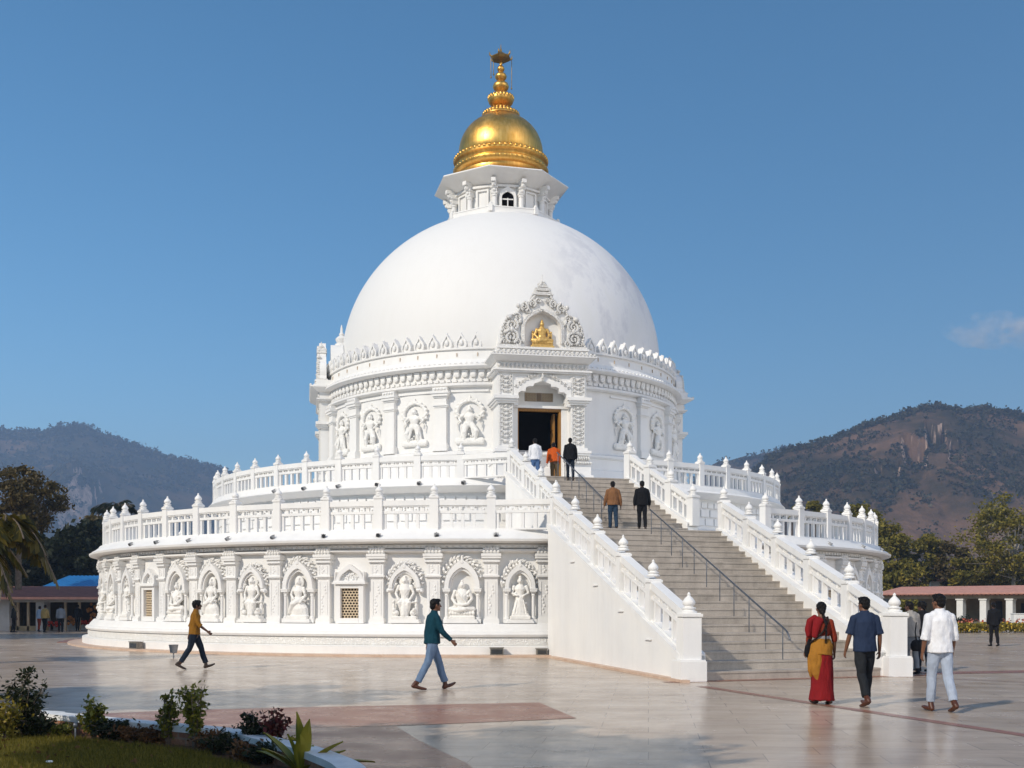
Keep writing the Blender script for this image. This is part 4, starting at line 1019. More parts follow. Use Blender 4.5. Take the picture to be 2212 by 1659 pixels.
# ================================================================ people
def person(label, feet, yaw, H=1.7, legs=((25,5,15),(-22,12,-25)), arms=((-15,8,12),(18,8,25)), lean=3, twist=0, shirt='c_white', sleeve='long', hem=.86, bulk=1.0,
           trousers='c_charcoal', trouser2=None, shoes='leather_dark', skin='skin', hair='short', hi=True, collar=True, group=None, head_turn=0, woman=False):
    k = H/1.72
    root = empty('person', feet, yaw, label, 'person', group)
    root.scale = (k,k,k)
    vb, vc = (.0085, .011) if hi else (.017, .018)
    RU = Matrix.Translation((0,0,.95)) @ Matrix.Rotation(radians(lean),4,'X') @ Matrix.Rotation(radians(twist),4,'Z') @ Matrix.Translation((0,0,-.95))
    U = lambda x,y,z: RU @ Vector((x,y,z))
    # legs
    J = []
    for s, (a, b_, fp) in zip((1,-1), legs):
        a, b_ = radians(a), radians(b_)
        hip = Vector((s*.088,0,.90)); kn = hip+.43*Vector((s*.012,-sin(a),-cos(a))); an = kn+.42*Vector((s*.0,-sin(a-b_),-cos(a-b_)))
        R = Matrix.Rotation(-radians(fp),3,'X')
        heel = an+R@Vector((0,.055,-.065)); ball_ = an+R@Vector((s*.012,-.10,-.07)); toe = an+R@Vector((s*.02,-.185,-.065+ (.0)))
        J.append((hip,kn,an,heel,ball_,toe))
    zmin = min(min(j[3].z,j[4].z,j[5].z) for j in J)-.022
    dz = Vector((0,0,-zmin))
    J = [tuple(p+dz for p in j) for j in J]
    up = lambda x,y,z: U(x,y,z)+dz
    sh = 1.0 if not woman else .88
    A = []
    for s, (a, sp_, b_) in zip((1,-1), arms):
        a, q, b_ = radians(a), radians(sp_), radians(b_)
        S_ = up(s*.178*sh,.012,1.368); d1 = Vector((s*sin(q),-sin(a)*cos(q),-cos(a)*cos(q))); el = S_+d1*.285
        d2 = Vector((s*sin(q*.4),-sin(a+b_)*cos(q*.4),-cos(a+b_)*cos(q*.4))); wr = el+d2*.25
        A.append((s,S_,el,wr,d2))
    # ---- skin: one continuous body
    m = MB()
    m.tube([up(0,0,.84),up(0,.005,.95),up(0,.005,1.08),up(0,.0,1.22),up(0,.0,1.34),up(0,.01,1.42)], [v*sh for v in (.14,.15,.13,.145,.165,.10)], [.095,.10,.09,.10,.105,.07], 14)
    m.tube([up(-.16*sh,.012,1.372),up(-.08*sh,.012,1.41),up(.08*sh,.012,1.41),up(.16*sh,.012,1.372)], [.048,.052,.052,.048], None, 10)
    m.tube([up(0,.012,1.40),up(0,-.005,1.52)], [.062,.056], None, 10)
    HT = Matrix.Translation(up(0,-.022,1.60)) @ Matrix.Rotation(radians(head_turn),4,'Z')
    m.ball((0,.008,.015), (.074,.094,.105), 14, 10, HT); m.ball((0,-.03,-.05), (.055,.062,.062), 12, 8, HT); m.tube([Vector((0,-.085,.01)),Vector((0,-.112,-.025))], [.012,.017], None, 6, M=HT)
    m.ball((0,-.088,-.062), (.026,.014,.012), 8, 5, HT); m.ball((0,-.075,-.095), (.025,.022,.02), 8, 5, HT)
    for s in (1,-1): m.ball((s*.077,.012,-.01), (.012,.022,.034), 8, 6, HT)
    for hip,kn,an,heel,bl,toe in J:
        m.tube([hip, lerp(hip,kn,.5), kn, lerp(kn,an,.35), an], [.075,.068,.05,.05,.036], None, 10); m.tube([heel,bl,toe],[.03,.038,.03],[.03,.025,.018],8)
    for s,S_,el,wr,d in A:
        m.tube([S_, lerp(S_,el,.5), el, lerp(el,wr,.3), wr], [.05,.045,.037,.037,.026], None, 10)
        n = Vector((-s,0,0)); n = (n-d*n.dot(d)).normalized(); f = d.cross(n)*s; f = f if f.y < 0 else -f
        pc = wr+d*.05
        m.tube([wr, pc, wr+d*.085], [.024,.036,.036], [.018,.016,.014], 8, ref=f)
        for o_, L_ in ((.029,.068),(.010,.076),(-.010,.07),(-.028,.055)):
            b0 = wr+d*.082+f*o_; pts = [b0]; 
            for i, c_ in enumerate((18,40,62)):
                c_ = radians(c_); pts.append(pts[-1]+(d*cos(c_)+n*sin(c_))*L_*(.42,.33,.25)[i])
            m.tube(pts, [.0095,.009,.0085,.007] if hi else .012, None, 6)
        t0 = wr+d*.025+f*.026; m.tube([t0, t0+(d*.7+f*.6+n*.2)*.035, t0+(d*.85+f*.5+n*.35)*.066], [.012,.011,.009], None, 6)
    body = link('body', remesh(m, vb, 3), skin, root)
    # ---- hair
    h = MB()
    if hair in ('short','full'):
        g = .012 if hair == 'full' else .0
        h.ball((0,.022,.035), (.083+g,.098+g,.092+g), 14, 10, HT); h.ball((0,.062,-.02), (.070+g*.6,.052,.072), 12, 8, HT)
        h.ball((0,-.045,.085), (.062,.055,.04+g), 10, 7, HT)
        for s in (1,-1): h.ball((s*.068,.0,.02), (.017,.035,.05), 8, 6, HT)
    else:
        h.ball((0,.022,.03), (.084,.10,.094), 14, 10, HT); h.ball((0,.07,-.03), (.062,.055,.075), 12, 8, HT); h.ball((0,.095,-.055),(.04,.04,.05),8,6,HT)
        h.tube([HT@Vector((0,.10,-.07)),HT@Vector((-.012,.125,-.16)),up(-.02,.165,1.33),up(-.02,.17,1.15),up(-.015,.16,1.0)], [.03,.024,.022,.019,.012], None, 8)
    link('hair', remesh(h, vb*1.1, 1, .010, 34), 'hair', root)
    if hi:
        e = MB()
        for s in (1,-1): e.ball((s*.03,-.083,.012), (.012,.008,.008), 8, 5, HT)
        e.build('eyes', 'eye_dark', root, 180)
    # ---- clothes
    if not woman:
        t = MB()
        t.tube([J[0][0]*.5+J[1][0]*.5+Vector((0,.01,.10)), J[0][0]*.5+J[1][0]*.5+Vector((0,.012,.0)), J[0][0]*.5+J[1][0]*.5+Vector((0,.012,-.07))], [.155,.165,.12], [.11,.122,.1], 14)
        for (hip,kn,an,*_ ) in J:
            t.tube([hip+Vector((0,.01,.02)), lerp(hip,kn,.5)+Vector((0,.008,0)), kn, lerp(kn,an,.4)+Vector((0,.012,0)), lerp(kn,an,.9)], [.094,.088,.071,.068,.062], [.102,.092,.073,.071,.066], 12, rnd=False)
        link('trousers', remesh(t, vc, 2, .011, 8, (1.1,1.1,.7)), trousers, root)
    so = MB()
    for (hip,kn,an,heel,bl,toe) in J:
        so.tube([heel+Vector((0,.01,.012)), heel*.5+bl*.5+Vector((0,0,.008)), bl, toe+Vector((0,0,.0))], [.038,.042,.047,.034], [.036,.036,.032,.022], 10)
        so.tube([an+Vector((0,.01,.03)), heel+Vector((0,-.01,.03))], [.042,.044], None, 10)
    link('shoes', remesh(so, vc*.9, 2), shoes, root)
    if not woman:
        s_ = MB(); B = bulk; hz = hem
        s_.tube([up(0,.008,hz),up(0,.010,hz+.08),up(0,.010,1.05),up(0,.006,1.2),up(0,.006,1.32),up(0,.016,1.40),up(0,.014,1.455)], [v*B for v in (.190,.180,.168,.176,.182,.135,.072)], [v*B for v in (.148,.142,.126,.128,.125,.092,.070)], 18, rnd=False)
        s_.tube([up(-.165,.014,1.368),up(-.09,.014,1.405),up(0,.014,1.425),up(.09,.014,1.405),up(.165,.014,1.368)], [.062*B,.066*B,.066*B,.066*B,.062*B], None, 12)
        if collar: s_.tube([up(0,.012,1.43),up(0,.004,1.495)], [.074,.068], [.072,.066], 12, rnd=False)
        for s,S_,el,wr,d in A:
            if sleeve == 'long': s_.tube([S_, lerp(S_,el,.5), el, lerp(el,wr,.5), lerp(el,wr,.97)], [v*B for v in (.066,.064,.057,.052,.043)], None, 12, rnd=False)
            elif sleeve == 'rolled': s_.tube([S_, lerp(S_,el,.5), el, lerp(el,wr,.22)], [v*B for v in (.066,.066,.062,.060)], None, 12, rnd=False); s_.tube([lerp(el,wr,.08),lerp(el,wr,.24)], .066*B, None, 12, rnd=False)
            else: s_.tube([S_, lerp(S_,el,.5), lerp(S_,el,.92)], [v*B for v in (.066,.068,.071)], None, 12, rnd=False)
            s_.ball(S_+Vector((0,0,-.004)), .068*B, 10, 8)
        link('jacket' if bulk > 1.05 else 'shirt', remesh(s_, vc, 2, .013, 7, (1.2,1.2,.55)), shirt, root)
    root['_up'] = 0
    return root, up, J, A, HT
def foot_at(px, py, z=0.0): return gnd(px, py, z)
W1 = 'visitors on the plaza'; W2 = 'visitors climbing the stairs'; W3 = 'visitors by the left shops'
person('man in a mustard shirt and dark trousers striding right past the carved plinth', foot_at(421,1446), radians(104), 1.66, ((21,4,20),(-18,14,-26)), ((-22,8,14),(18,8,34)), 3, 4, 'c_mustard', 'rolled', .86, 1.0, 'c_navyjean', shoes='leather_dark', skin='skin_dark', hair='full', group=W1)
person('man in a teal shirt and blue jeans walking right across the marble', foot_at(935,1490), radians(112), 1.70, ((21,3,22),(-19,10,-12)), ((-10,10,14),(17,12,30)), 3, 3, 'c_teal', 'long', .87, 1.02, 'c_denim', shoes='leather_brown', skin='skin', group=W1, head_turn=6)
person('man in a white shirt and pale blue trousers walking away beside the end newel', foot_at(2030,1537), radians(186), 1.72, ((10,6,6),(-9,16,-16)), ((-6,13,16),(4,13,18)), 2, 3, 'c_white', 'rolled', .84, 1.06, 'c_lightblue', shoes='leather_brown', group=W1, head_turn=18)
person('man in a navy shirt and charcoal trousers walking towards the steps', foot_at(1868,1526), radians(188), 1.68, ((-10,16,-18),(12,5,6)), ((6,13,14),(-5,13,18)), 2, -2, 'c_navy', 'short', .84, 1.06, 'c_charcoal', shoes='leather_brown', group=W1, head_turn=14)
# woman in a sari
root, up, J, A, HT = person('woman in a red and yellow sari with a long black braid, walking to the steps', foot_at(1775,1521), radians(184), 1.60, ((6,5,3),(-4,6,-6)), ((4,12,24),(-4,12,16)), 2, 0, skin='skin', hair='braid', group=W1, woman=True, shoes='leather_dark')
b_ = MB()
b_.tube([up(0,.006,1.12),up(0,.006,1.22),up(0,.006,1.31),up(0,.014,1.385),up(0,.012,1.43)], [.135,.152,.158,.115,.07], [.105,.115,.118,.09,.07], 16, rnd=False)
for s,S_,el,wr,d in A: b_.tube([S_,lerp(S_,el,.5),el,lerp(el,wr,.25)], [.058,.058,.053,.050], None, 12, rnd=False); b_.ball(S_,.06,10,8)
link('blouse', remesh(b_, .011, 3, .006, 8), 'c_rust', root)
b_ = MB(); b_.tube([up(0,.006,1.05),up(0,.006,1.13)], [.135,.138], [.104,.106], 16, rnd=False)
link('waist_wrap', remesh(b_, .011, 2), 'c_silver', root)
b_ = MB()
z0 = J[0][2].z
b_.tube([up(0,.008,1.07),up(0,.012,.92),Vector((0,.02,.62)),Vector((0,.02,.34)),Vector((.01,.03,.07))], [.135,.182,.182,.186,.225], [.105,.14,.15,.165,.20], 18, rnd=False)
for i in range(8):
    a = TAU*i/8+.3; b_.tube([up(.13*cos(a),.10*sin(a),.98), Vector((.165*cos(a),.02+.135*sin(a),.5)), Vector((.185*cos(a),.03+.155*sin(a),.06))], [.03,.032,.03], None, 6, rnd=False)
link('sari_skirt', remesh(b_, .011, 3, .010, 7, (1.6,1.6,.35)), 'c_red', root)
b_ = MB()
b_.tube([up(0,.012,1.07),up(.0,.02,.96),up(.02,.028,.80)], [.15,.195,.19], [.118,.15,.152], 18, rnd=False)
b_.tube([up(.10,.05,.96),up(.12,.09,.74),Vector((.12,.11,.52)),Vector((.09,.12,.40))], [.11,.115,.085,.03], [.08,.07,.055,.03], 10)
b_.tube([up(.16,.0,1.0),up(.21,.02,.80),Vector((.215,.03,.58)),Vector((.20,.03,.48))], [.06,.06,.04,.02], None, 8)
link('sari_drape', remesh(b_, .011, 3, .010, 8, (1.3,1.3,.5)), 'c_yellow', root)
b_ = MB()
b_.tube([up(.06,.10,1.42),up(.12,.13,1.34),up(.15,.13,1.22),up(.17,.12,1.12)], [.075,.085,.07,.05], [.03,.03,.03,.03], 10)
b_.tube([up(.12,.02,1.445),up(.2,.02,1.38),up(.235,.03,1.25),up(.24,.04,1.14)], [.06,.07,.07,.05], [.05,.06,.05,.04], 10)
link('sari_shoulder_cloth', remesh(b_, .011, 2, .008, 9), 'c_red', root)
MB().tube([up(-.10,.03,1.455),up(-.07,.115,1.36),up(.02,.135,1.2),up(.14,.115,1.08),up(.215,.06,1.02)], .018, .012, 8).build('dark_scarf', 'c_choco', root, 180)
bag = MB(); bag.tube([(-.07,0,.06),(.07,0,.06)], [.06,.06],[.12,.12],12); bag.tube([(0,0,.12),(0,0,.24)],[.10,.05],[.05,.03],10)
p = root.matrix_basis @ Matrix.Scale(1,4); wpos = gnd(1775,1521)+Vector((-.20,-.03,.80))
o = link('shoulder_bag', remesh(bag, .012, 2, .008, 9), 'c_black', None, wpos, radians(20)); tag(o, 'soft black bag on the left arm of the woman in the sari', 'bag'); o.scale = (.75,.65,.95)
# man in grey and companion beyond the newel
person('man in a loose pale grey shirt behind the end newel, black bag at his hip', foot_at(1968,1456), radians(196), 1.62, ((5,4,2),(-4,6,-4)), ((10,10,50),(4,8,30)), 5, 0, 'c_grey', 'long', .86, 1.14, 'c_greyblue', shoes='c_black', group=W1, skin='skin_dark', head_turn=20)
person('dark haired person in black half hidden behind the man in white', foot_at(1994,1450), radians(190), 1.62, ((4,3,2),(-4,4,-2)), ((5,8,30),(5,8,30)), 4, 0, 'c_black', 'long', .84, 1.1, 'c_navyjean', shoes='c_black', group=W1, skin='skin_dark', hair='full', head_turn=30)
bag = MB(); bag.tube([(-.09,0,.1),(.09,0,.1)], [.07,.07],[.13,.13],12); bag.tube([(-.02,0,.2),(-.05,.0,.42),(-.04,-.03,.62)],[.02,.016,.016],None,6)
o = link('shoulder_bag', remesh(bag, .012, 2, .008, 9), 'c_black', None, gnd(1974,1457)+Vector((.02,-.16,.56)), radians(10)); tag(o, 'black shoulder bag hanging at the hip of the man in grey', 'bag')
person('man dressed all in black walking away on the far right paving', foot_at(2147,1396), radians(182), 1.6, ((7,4,2),(-6,8,-6)), ((-6,12,14),(6,12,12)), 2, 0, 'c_black', 'long', .80, 1.14, 'c_black', shoes='c_black', hi=False, skin='skin_dark', group=W1)
# on the stairs
def on(px, py, z, Y): return Vector(((px-HX)/F*Y, Y, z))
person('man in a brown jacket standing on the stair landing', on(1324,1153,3.905,35.35), radians(188), 1.56, ((4,3,0),(-6,8,-6)), ((2,16,20),(-4,16,10)), 2, 0, 'c_brown', 'long', .88, 1.14, 'c_jean', shoes='leather_dark', skin='skin_dark', group=W2)
person('man in a black jacket on the stair landing, right of the man in brown', on(1387,1157,3.905,35.25), radians(182), 1.56, ((5,3,0),(-5,8,-6)), ((-4,14,10),(4,14,20)), 2, 0, 'c_black', 'long', .86, 1.15, 'c_black', shoes='leather_dark', skin='skin_dark', group=W2, head_turn=10)
person('man in a white jacket and blue jeans entering the dark doorway', on(1156,1040,5.99,40.6), radians(196), 1.62, ((10,6,4),(-6,12,-10)), ((-4,10,10),(6,10,14)), 2, 0, 'c_white', 'long', .88, 1.1, 'c_bluejean', shoes='leather_dark', skin='skin_dark', group=W2, hi=False)
person('person in an orange robe stooping in the doorway', on(1198,1040,5.99,41.2), radians(190), 1.60, ((6,4,2),(-4,8,-6)), ((10,10,20),(10,10,20)), 16, 0, 'c_orange', 'long', .86, 1.2, 'c_olive', shoes='leather_dark', skin='skin_dark', group=W2, hi=False)
person('man in a dark suit on the top step, right of the doorway', on(1232,1036,5.82,38.25), radians(186), 1.46, ((12,16,4),(-6,4,-6)), ((-4,12,12),(4,12,14)), 3, 0, 'c_black', 'long', .80, 1.12, 'c_navyjean', shoes='leather_dark', skin='skin_dark', group=W2, hi=False)
# by the left shops
for lab, px, py, h, sh_, tr, yw in (('person in a yellow patterned shirt and black trousers by the left shops', 97, 1366, 1.5, 'c_check','c_black',170),
        ('person in a pale blue top beside the yellow shirt by the left shops', 85, 1364, 1.42, 'c_paleblue','c_rust',150),
        ('man in a checked grey shirt and black trousers by the left shops', 131, 1366, 1.5, 'c_greyblue','c_black',200),
        ('person dressed in black closest to the white plinth, far left', 168, 1363, 1.5, 'c_black','c_black',185),
        ('person in a dark top at the shop counter by the white pillar', 30, 1366, 1.55, 'c_charcoal','c_black',120)):
    person(lab, gnd(px,py), radians(yw), h, ((5,3,0),(-6,6,-4)), ((-4,10,14),(5,10,16)), 2, 0, sh_, 'long', .85, 1.1, tr, shoes='c_black', hi=False, skin='skin_dark', group=W3)
# ================================================================ vegetation
def leaf(m, p, s, rnd, up=.3, asp=.55):
    u = Vector((rnd.gauss(0,1), rnd.gauss(0,1), rnd.gauss(0,1)*.8)).normalized()
    w = Vector((rnd.gauss(0,1), rnd.gauss(0,1), rnd.gauss(0,1))); w = u.cross(w).normalized()
    a, b_ = u*s, w*s*asp
    o = len(m.v); m.v += [p-a, p+b_, p+a, p-b_]; m.f.append((o,o+1,o+2,o+3))
def tree(label, base, h, cw, ch, mat, bark='bark', seed=0, clumps=46, leaves=110, ls=.16, trunk_r=None, fork=.35, spread=.36, group='trees behind the plaza', flat=.6):
    rnd = random.Random(seed); root = empty('tree', base, 0, label, 'tree', group)
    tr = trunk_r or h*.022; W = MB(); zc = h-ch/2
    top = Vector((rnd.uniform(-.06,.06)*h, rnd.uniform(-.06,.06)*h, h*.72))
    f0 = Vector((top.x*.3, top.y*.3, h*fork))
    W.tube([(0,0,-.1), f0*.5, f0, lerp(f0,top,.5)+Vector((rnd.uniform(-.2,.2),0,0)), top], [tr*1.25, tr, tr*.85, tr*.55, tr*.2], None, 8)
    cs = []
    for i in range(clumps):
        while True:
            q = Vector((rnd.uniform(-1,1), rnd.uniform(-1,1), rnd.uniform(-1,1)))
            if .25 < q.length < 1: break
        q = q*(q.length**-.45)
        lump = .78+.32*noise.noise(Vector((q.x*1.7+seed*3.1, q.y*1.7, q.z*1.7)))
        cs.append(Vector((q.x*cw/2*lump, q.y*cw/2*lump, zc+q.z*ch/2*lump)))
    for i, c in enumerate(cs):
        if i % 3 == 0:
            s0 = lerp(f0, top, rnd.uniform(0,.9)); md = lerp(s0, c, .5)+Vector((rnd.uniform(-.3,.3),rnd.uniform(-.3,.3),-.04*h*rnd.random()))
            W.tube([s0, md, c], [tr*.38, tr*.22, tr*.06], None, 5)
            for _ in range(3):
                e = c+Vector((rnd.gauss(0,1),rnd.gauss(0,1),rnd.gauss(0,.7)))*cw*.09; W.tube([lerp(md,c,.5), e], [tr*.1,tr*.03], None, 4)
    W.build('trunk', bark, root, 60)
    m = MB(); r = cw*spread*.30
    for c in cs:
        rr = r*rnd.uniform(.6,1.25); n = int(leaves*rnd.uniform(.6,1.3))
        for _ in range(n):
            d = Vector((rnd.gauss(0,.5), rnd.gauss(0,.5), rnd.gauss(0,.5)*flat)); leaf(m, c+d*rr, ls*rnd.uniform(.6,1.35), rnd)
    m.build('crown', mat, root, 0)
    return root
def ground_pt(px, Y): return Vector(((px-HX)/F*Y, Y, 0))
def tree_px(label, px, top, wpx, hpx, Y, mat, seed, **k):
    z = EYE+(HY-top)/F*Y
    return tree(label, ground_pt(px,Y), z, wpx/F*Y, hpx/F*Y, mat, seed=seed, **k)
# left side
tree_px('spreading tree with open olive crown and bare lower limbs, far left', 40, 1003, 250, 165, 68, 'leaf_brown', 11, clumps=70, leaves=150, ls=.12, fork=.42, spread=.26, flat=.5)
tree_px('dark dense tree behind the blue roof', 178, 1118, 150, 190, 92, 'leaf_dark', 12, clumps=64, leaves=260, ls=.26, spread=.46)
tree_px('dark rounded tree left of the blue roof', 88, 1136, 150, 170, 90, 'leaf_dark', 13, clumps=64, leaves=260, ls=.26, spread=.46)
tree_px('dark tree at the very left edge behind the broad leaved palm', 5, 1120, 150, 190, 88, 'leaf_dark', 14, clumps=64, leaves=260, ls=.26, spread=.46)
tree_px('brownish tree crown just left of the lower balustrade', 205, 1112, 90, 70, 100, 'leaf_brown', 15, clumps=36, leaves=150, ls=.2, spread=.42)
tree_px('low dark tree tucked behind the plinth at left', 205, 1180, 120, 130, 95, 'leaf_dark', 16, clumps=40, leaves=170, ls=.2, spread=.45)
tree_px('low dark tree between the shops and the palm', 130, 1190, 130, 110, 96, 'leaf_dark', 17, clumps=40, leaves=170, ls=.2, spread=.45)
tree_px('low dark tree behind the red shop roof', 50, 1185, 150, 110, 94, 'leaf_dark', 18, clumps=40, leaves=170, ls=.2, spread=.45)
# right side
R_ = 'trees behind the right pavilion'
tree_px('yellow green tree top showing over the right balustrade', 1752, 1078, 70, 60, 130, 'leaf_olive', 21, clumps=30, leaves=120, ls=.22, group=R_)
tree_px('small olive tree top left of the taller one over the right balustrade', 1716, 1087, 44, 44, 132, 'leaf_olive', 22, clumps=22, leaves=110, ls=.22, group=R_)
tree_px('tall olive tree beside the right end of the terrace', 1858, 1074, 130, 120, 120, 'leaf_olive', 23, clumps=56, leaves=150, ls=.2, group=R_)
tree_px('broad dark green tree between the terrace and the pavilion', 1905, 1105, 135, 190, 116, 'leaf_olive', 24, clumps=60, leaves=170, ls=.2, spread=.42, group=R_)
tree_px('lower bushy tree right of the terrace cornice', 1945, 1200, 110, 110, 112, 'leaf_olive', 25, clumps=44, leaves=160, ls=.2, spread=.42, group=R_)
tree_px('rounded dark green tree above the pavilion roof end', 2000, 1148, 95, 110, 118, 'leaf_olive', 26, clumps=46, leaves=160, ls=.2, group=R_)
tree_px('brownish thin leaved tree above the pavilion', 2062, 1160, 110, 130, 116, 'leaf_brown', 27, clumps=40, leaves=120, ls=.18, group=R_)
tree_px('bushy green tree right of the thin leaved one', 2095, 1195, 110, 90, 112, 'leaf_olive', 28, clumps=44, leaves=150, ls=.2, group=R_)
tree_px('tall pale limbed tree reaching the right edge', 2188, 1058, 235, 225, 108, 'leaf_olive', 29, clumps=84, leaves=130, ls=.16, bark='bark_pale', fork=.3, trunk_r=.22, spread=.32, group=R_)
tree_px('lower green tree at the right edge behind the pavilion', 2190, 1190, 110, 100, 111, 'leaf_olive', 30, clumps=44, leaves=150, ls=.2, bark='bark_pale', group=R_)
tree_px('olive shrubby tree right of the terrace, partly hidden by the newel', 1960, 1290, 60, 44, 88, 'leaf_olive', 31, clumps=24, leaves=110, ls=.15, group=R_)
tree_px('grey brown scrubby tree behind the end of the pavilion', 2030, 1225, 80, 60, 122, 'leaf_brown', 32, clumps=30, leaves=110, ls=.2, group=R_)
# trees outside the picture at left whose shade falls on the forecourt
S_ = 'shade trees left of the forecourt'
tree('tall shade tree left of the forecourt, out of frame', Vector((-16.6,10.6,0)), 8.8, 6.0, 3.2, 'leaf_olive', seed=41, clumps=50, leaves=120, ls=.2, spread=.36, group=S_)
tree('broad shade tree near the lawn, out of frame', Vector((-9.2,4.2,0)), 8.8, 6.0, 2.8, 'leaf_olive', seed=42, clumps=56, leaves=190, ls=.2, spread=.36, group=S_)
tree('shade tree beside the tall one, out of frame', Vector((-12.6,11.6,0)), 8.8, 4.6, 2.6, 'leaf_olive', seed=43, clumps=44, leaves=110, ls=.2, spread=.36, group=S_)
tree('shade tree beside the left shops, out of frame', Vector((-36.0,57.5,0)), 13, 11, 8.6, 'leaf_dark', seed=44, clumps=60, leaves=140, ls=.32, spread=.42, group=S_)
tree('second shade tree beside the left shops, out of frame', Vector((-32.6,58.5,0)), 12.2, 8.6, 7.8, 'leaf_dark', seed=45, clumps=60, leaves=140, ls=.32, spread=.42, group=S_)
tree('third shade tree beyond the left shops, out of frame', Vector((-33.0,47,0)), 11, 9.5, 6.6, 'leaf_dark', seed=46, clumps=60, leaves=140, ls=.32, spread=.42, group=S_)

def frond(m, base, d, L, droop, w, n, rnd, leafw, mode='palm'):
    side = d.cross(Vector((0,0,1))).normalized(); pts = []
    for i in range(n+1):
        q = i/n; pts.append(base+d*L*q+Vector((0,0,-droop*L*q*q)))
    for i in range(1, n):
        t = (pts[i+1]-pts[i-1]).normalized(); ww = w*sin(pi*min(1,(.12+.88*i/n)))**.7
        for s in (-1,1):
            tip = pts[i]+(side*s*.8+t*.55).normalized()*ww+Vector((0,0,-ww*.45-rnd.random()*ww*.3)); o = len(m.v)
            mid = lerp(pts[i],tip,.5)+Vector((0,0,.06*ww)); a = t*leafw
            m.v += [pts[i]-a*.5, mid-a, tip, mid+a]; m.f.append((o,o+1,o+2,o+3))
    return pts
def palm(label, base, h, L, nf, seed, mat, w, leafw, droop=.55, stems=1, group=None):
    rnd = random.Random(seed); root = empty('palm_tree', base, 0, label, 'palm', group); W = MB(); m = MB(); st = MB()
    for k in range(stems):
        off = Vector((rnd.uniform(-.5,.5), rnd.uniform(-.4,.4), 0)) if stems > 1 else Vector()
        ln = Vector((rnd.uniform(-.6,.6), rnd.uniform(-.5,.5), 0)) if stems > 1 else Vector((.1,0,0)); hh = h*rnd.uniform(.7,1)
        tp = off+ln+Vector((0,0,hh)); W.tube([off, lerp(off,tp,.5)+Vector((.06,0,0)), tp], [.09,.07,.06], None, 8)
        for i in range(nf):
            a = TAU*(i+rnd.random()*.6)/nf; e = rnd.uniform(.05,1.0)
            d = Vector((cos(a)*cos(e), sin(a)*cos(e), sin(e))); pts = frond(m, tp, d, L*rnd.uniform(.75,1.15), droop*rnd.uniform(.7,1.3), w, 16, rnd, leafw); st.tube(pts, [.02]*len(pts), None, 4)
    W.build('trunk', 'bark_pale', root, 60); m.build('crown', mat, root, 0); st.build('frond_stalks', 'bark', root, 60)
    return root
palm('clumped palm with broad drooping yellow green leaves at the left edge', ground_pt(-46,30), 4.2, 1.45, 15, 5, 'leaf_palm', .62, .16, 1.15, 4)
palm('distant palm crown above the left end of the lower balustrade', ground_pt(247,92), 10.2, 2.0, 22, 6, 'leaf_dark', .9, .06, .5, 1)

# ---- planted bed, lower left
cop = [(-14.5,15.2),(-9,14.4)]+[(p.x,p.y) for p in (gnd(60,1536,.3),gnd(121,1541,.3),gnd(184,1547.6,.3),gnd(337,1561.5,.3),gnd(454,1572,.3),gnd(516,1580,.3),gnd(586,1598,.3),gnd(655,1614,.3),gnd(706,1632,.3),gnd(742,1648,.3),gnd(762,1668,.3),gnd(768,1700,.3),gnd(750,1760,.3))]+[(-1.6,6.6),(-2.4,5.6),(-5,4.6),(-14,4)]
cop = [Vector((x,y,0)) for x,y in cop]
def smooth_path(p, n=4):
    out = []
    for i in range(len(p)-1):
        a, b_, c, d = p[max(i-1,0)], p[i], p[i+1], p[min(i+2,len(p)-1)]
        for j in range(n):
            t = j/n; out.append(.5*((2*b_)+(c-a)*t+(2*a-5*b_+4*c-d)*t*t+(3*b_-a-3*c+d)*t**3))
    return out+[p[-1]]
cp = smooth_path(cop)
nrm = []
for i in range(len(cp)):
    t = (cp[min(i+1,len(cp)-1)]-cp[max(i-1,0)]).normalized(); nrm.append(Vector((-t.y,t.x,0)))     # outward (left of travel)
def kerb(z0, z1, a, b_):
    m = MB(); k = len(cp)
    for p, n in zip(cp, nrm): m.v += [p+n*a+Vector((0,0,z0)), p+n*b_+Vector((0,0,z0)), p+n*b_+Vector((0,0,z1)), p+n*a+Vector((0,0,z1))]
    for i in range(k-1):
        for j in range(4): m.f.append((4*i+j, 4*i+(j+1)%4, 4*i+4+(j+1)%4, 4*i+4+j))
    return m
bed = empty('planter_wall', cp[8], 0, 'curved low brick planter wall with white painted coping round the lawn', 'planter wall')
o = wp('wall', kerb(0,.235,-.09,.09), 'brick', bed, 0)
uv = o.data.uv_layers.new(name='UVMap')
acc = [0]
for i in range(1,len(cp)): acc.append(acc[-1]+(cp[i]-cp[i-1]).length)
for l in o.data.loops:
    v = l.vertex_index; uv.data[l.index].uv = (acc[v//4], o.data.vertices[v].co.z)
wp('coping', kerb(.237,.30,-.10,.13), 'kerb_white', bed, 0)
m = MB(); m.add([p-n*.05+Vector((0,0,.10)) for p, n in zip(cp, nrm)], [tuple(range(len(cp)-1,-1,-1))])
so = m.build('soil_bed', 'soil', None, 0); tag(so, kind='structure')
def inside(x, y, inset):
    c = False; n = len(cp); j = n-1
    for i in range(n):
        xi, yi, xj, yj = cp[i].x, cp[i].y, cp[j].x, cp[j].y
        if (yi > y) != (yj > y) and x < (xj-xi)*(y-yi)/(yj-yi)+xi: c = not c
        j = i
    if not c: return False
    return all((p.x-x)**2+(p.y-y)**2 > inset*inset for p in cp)
rnd = random.Random(77); m = MB(); n_ = 0
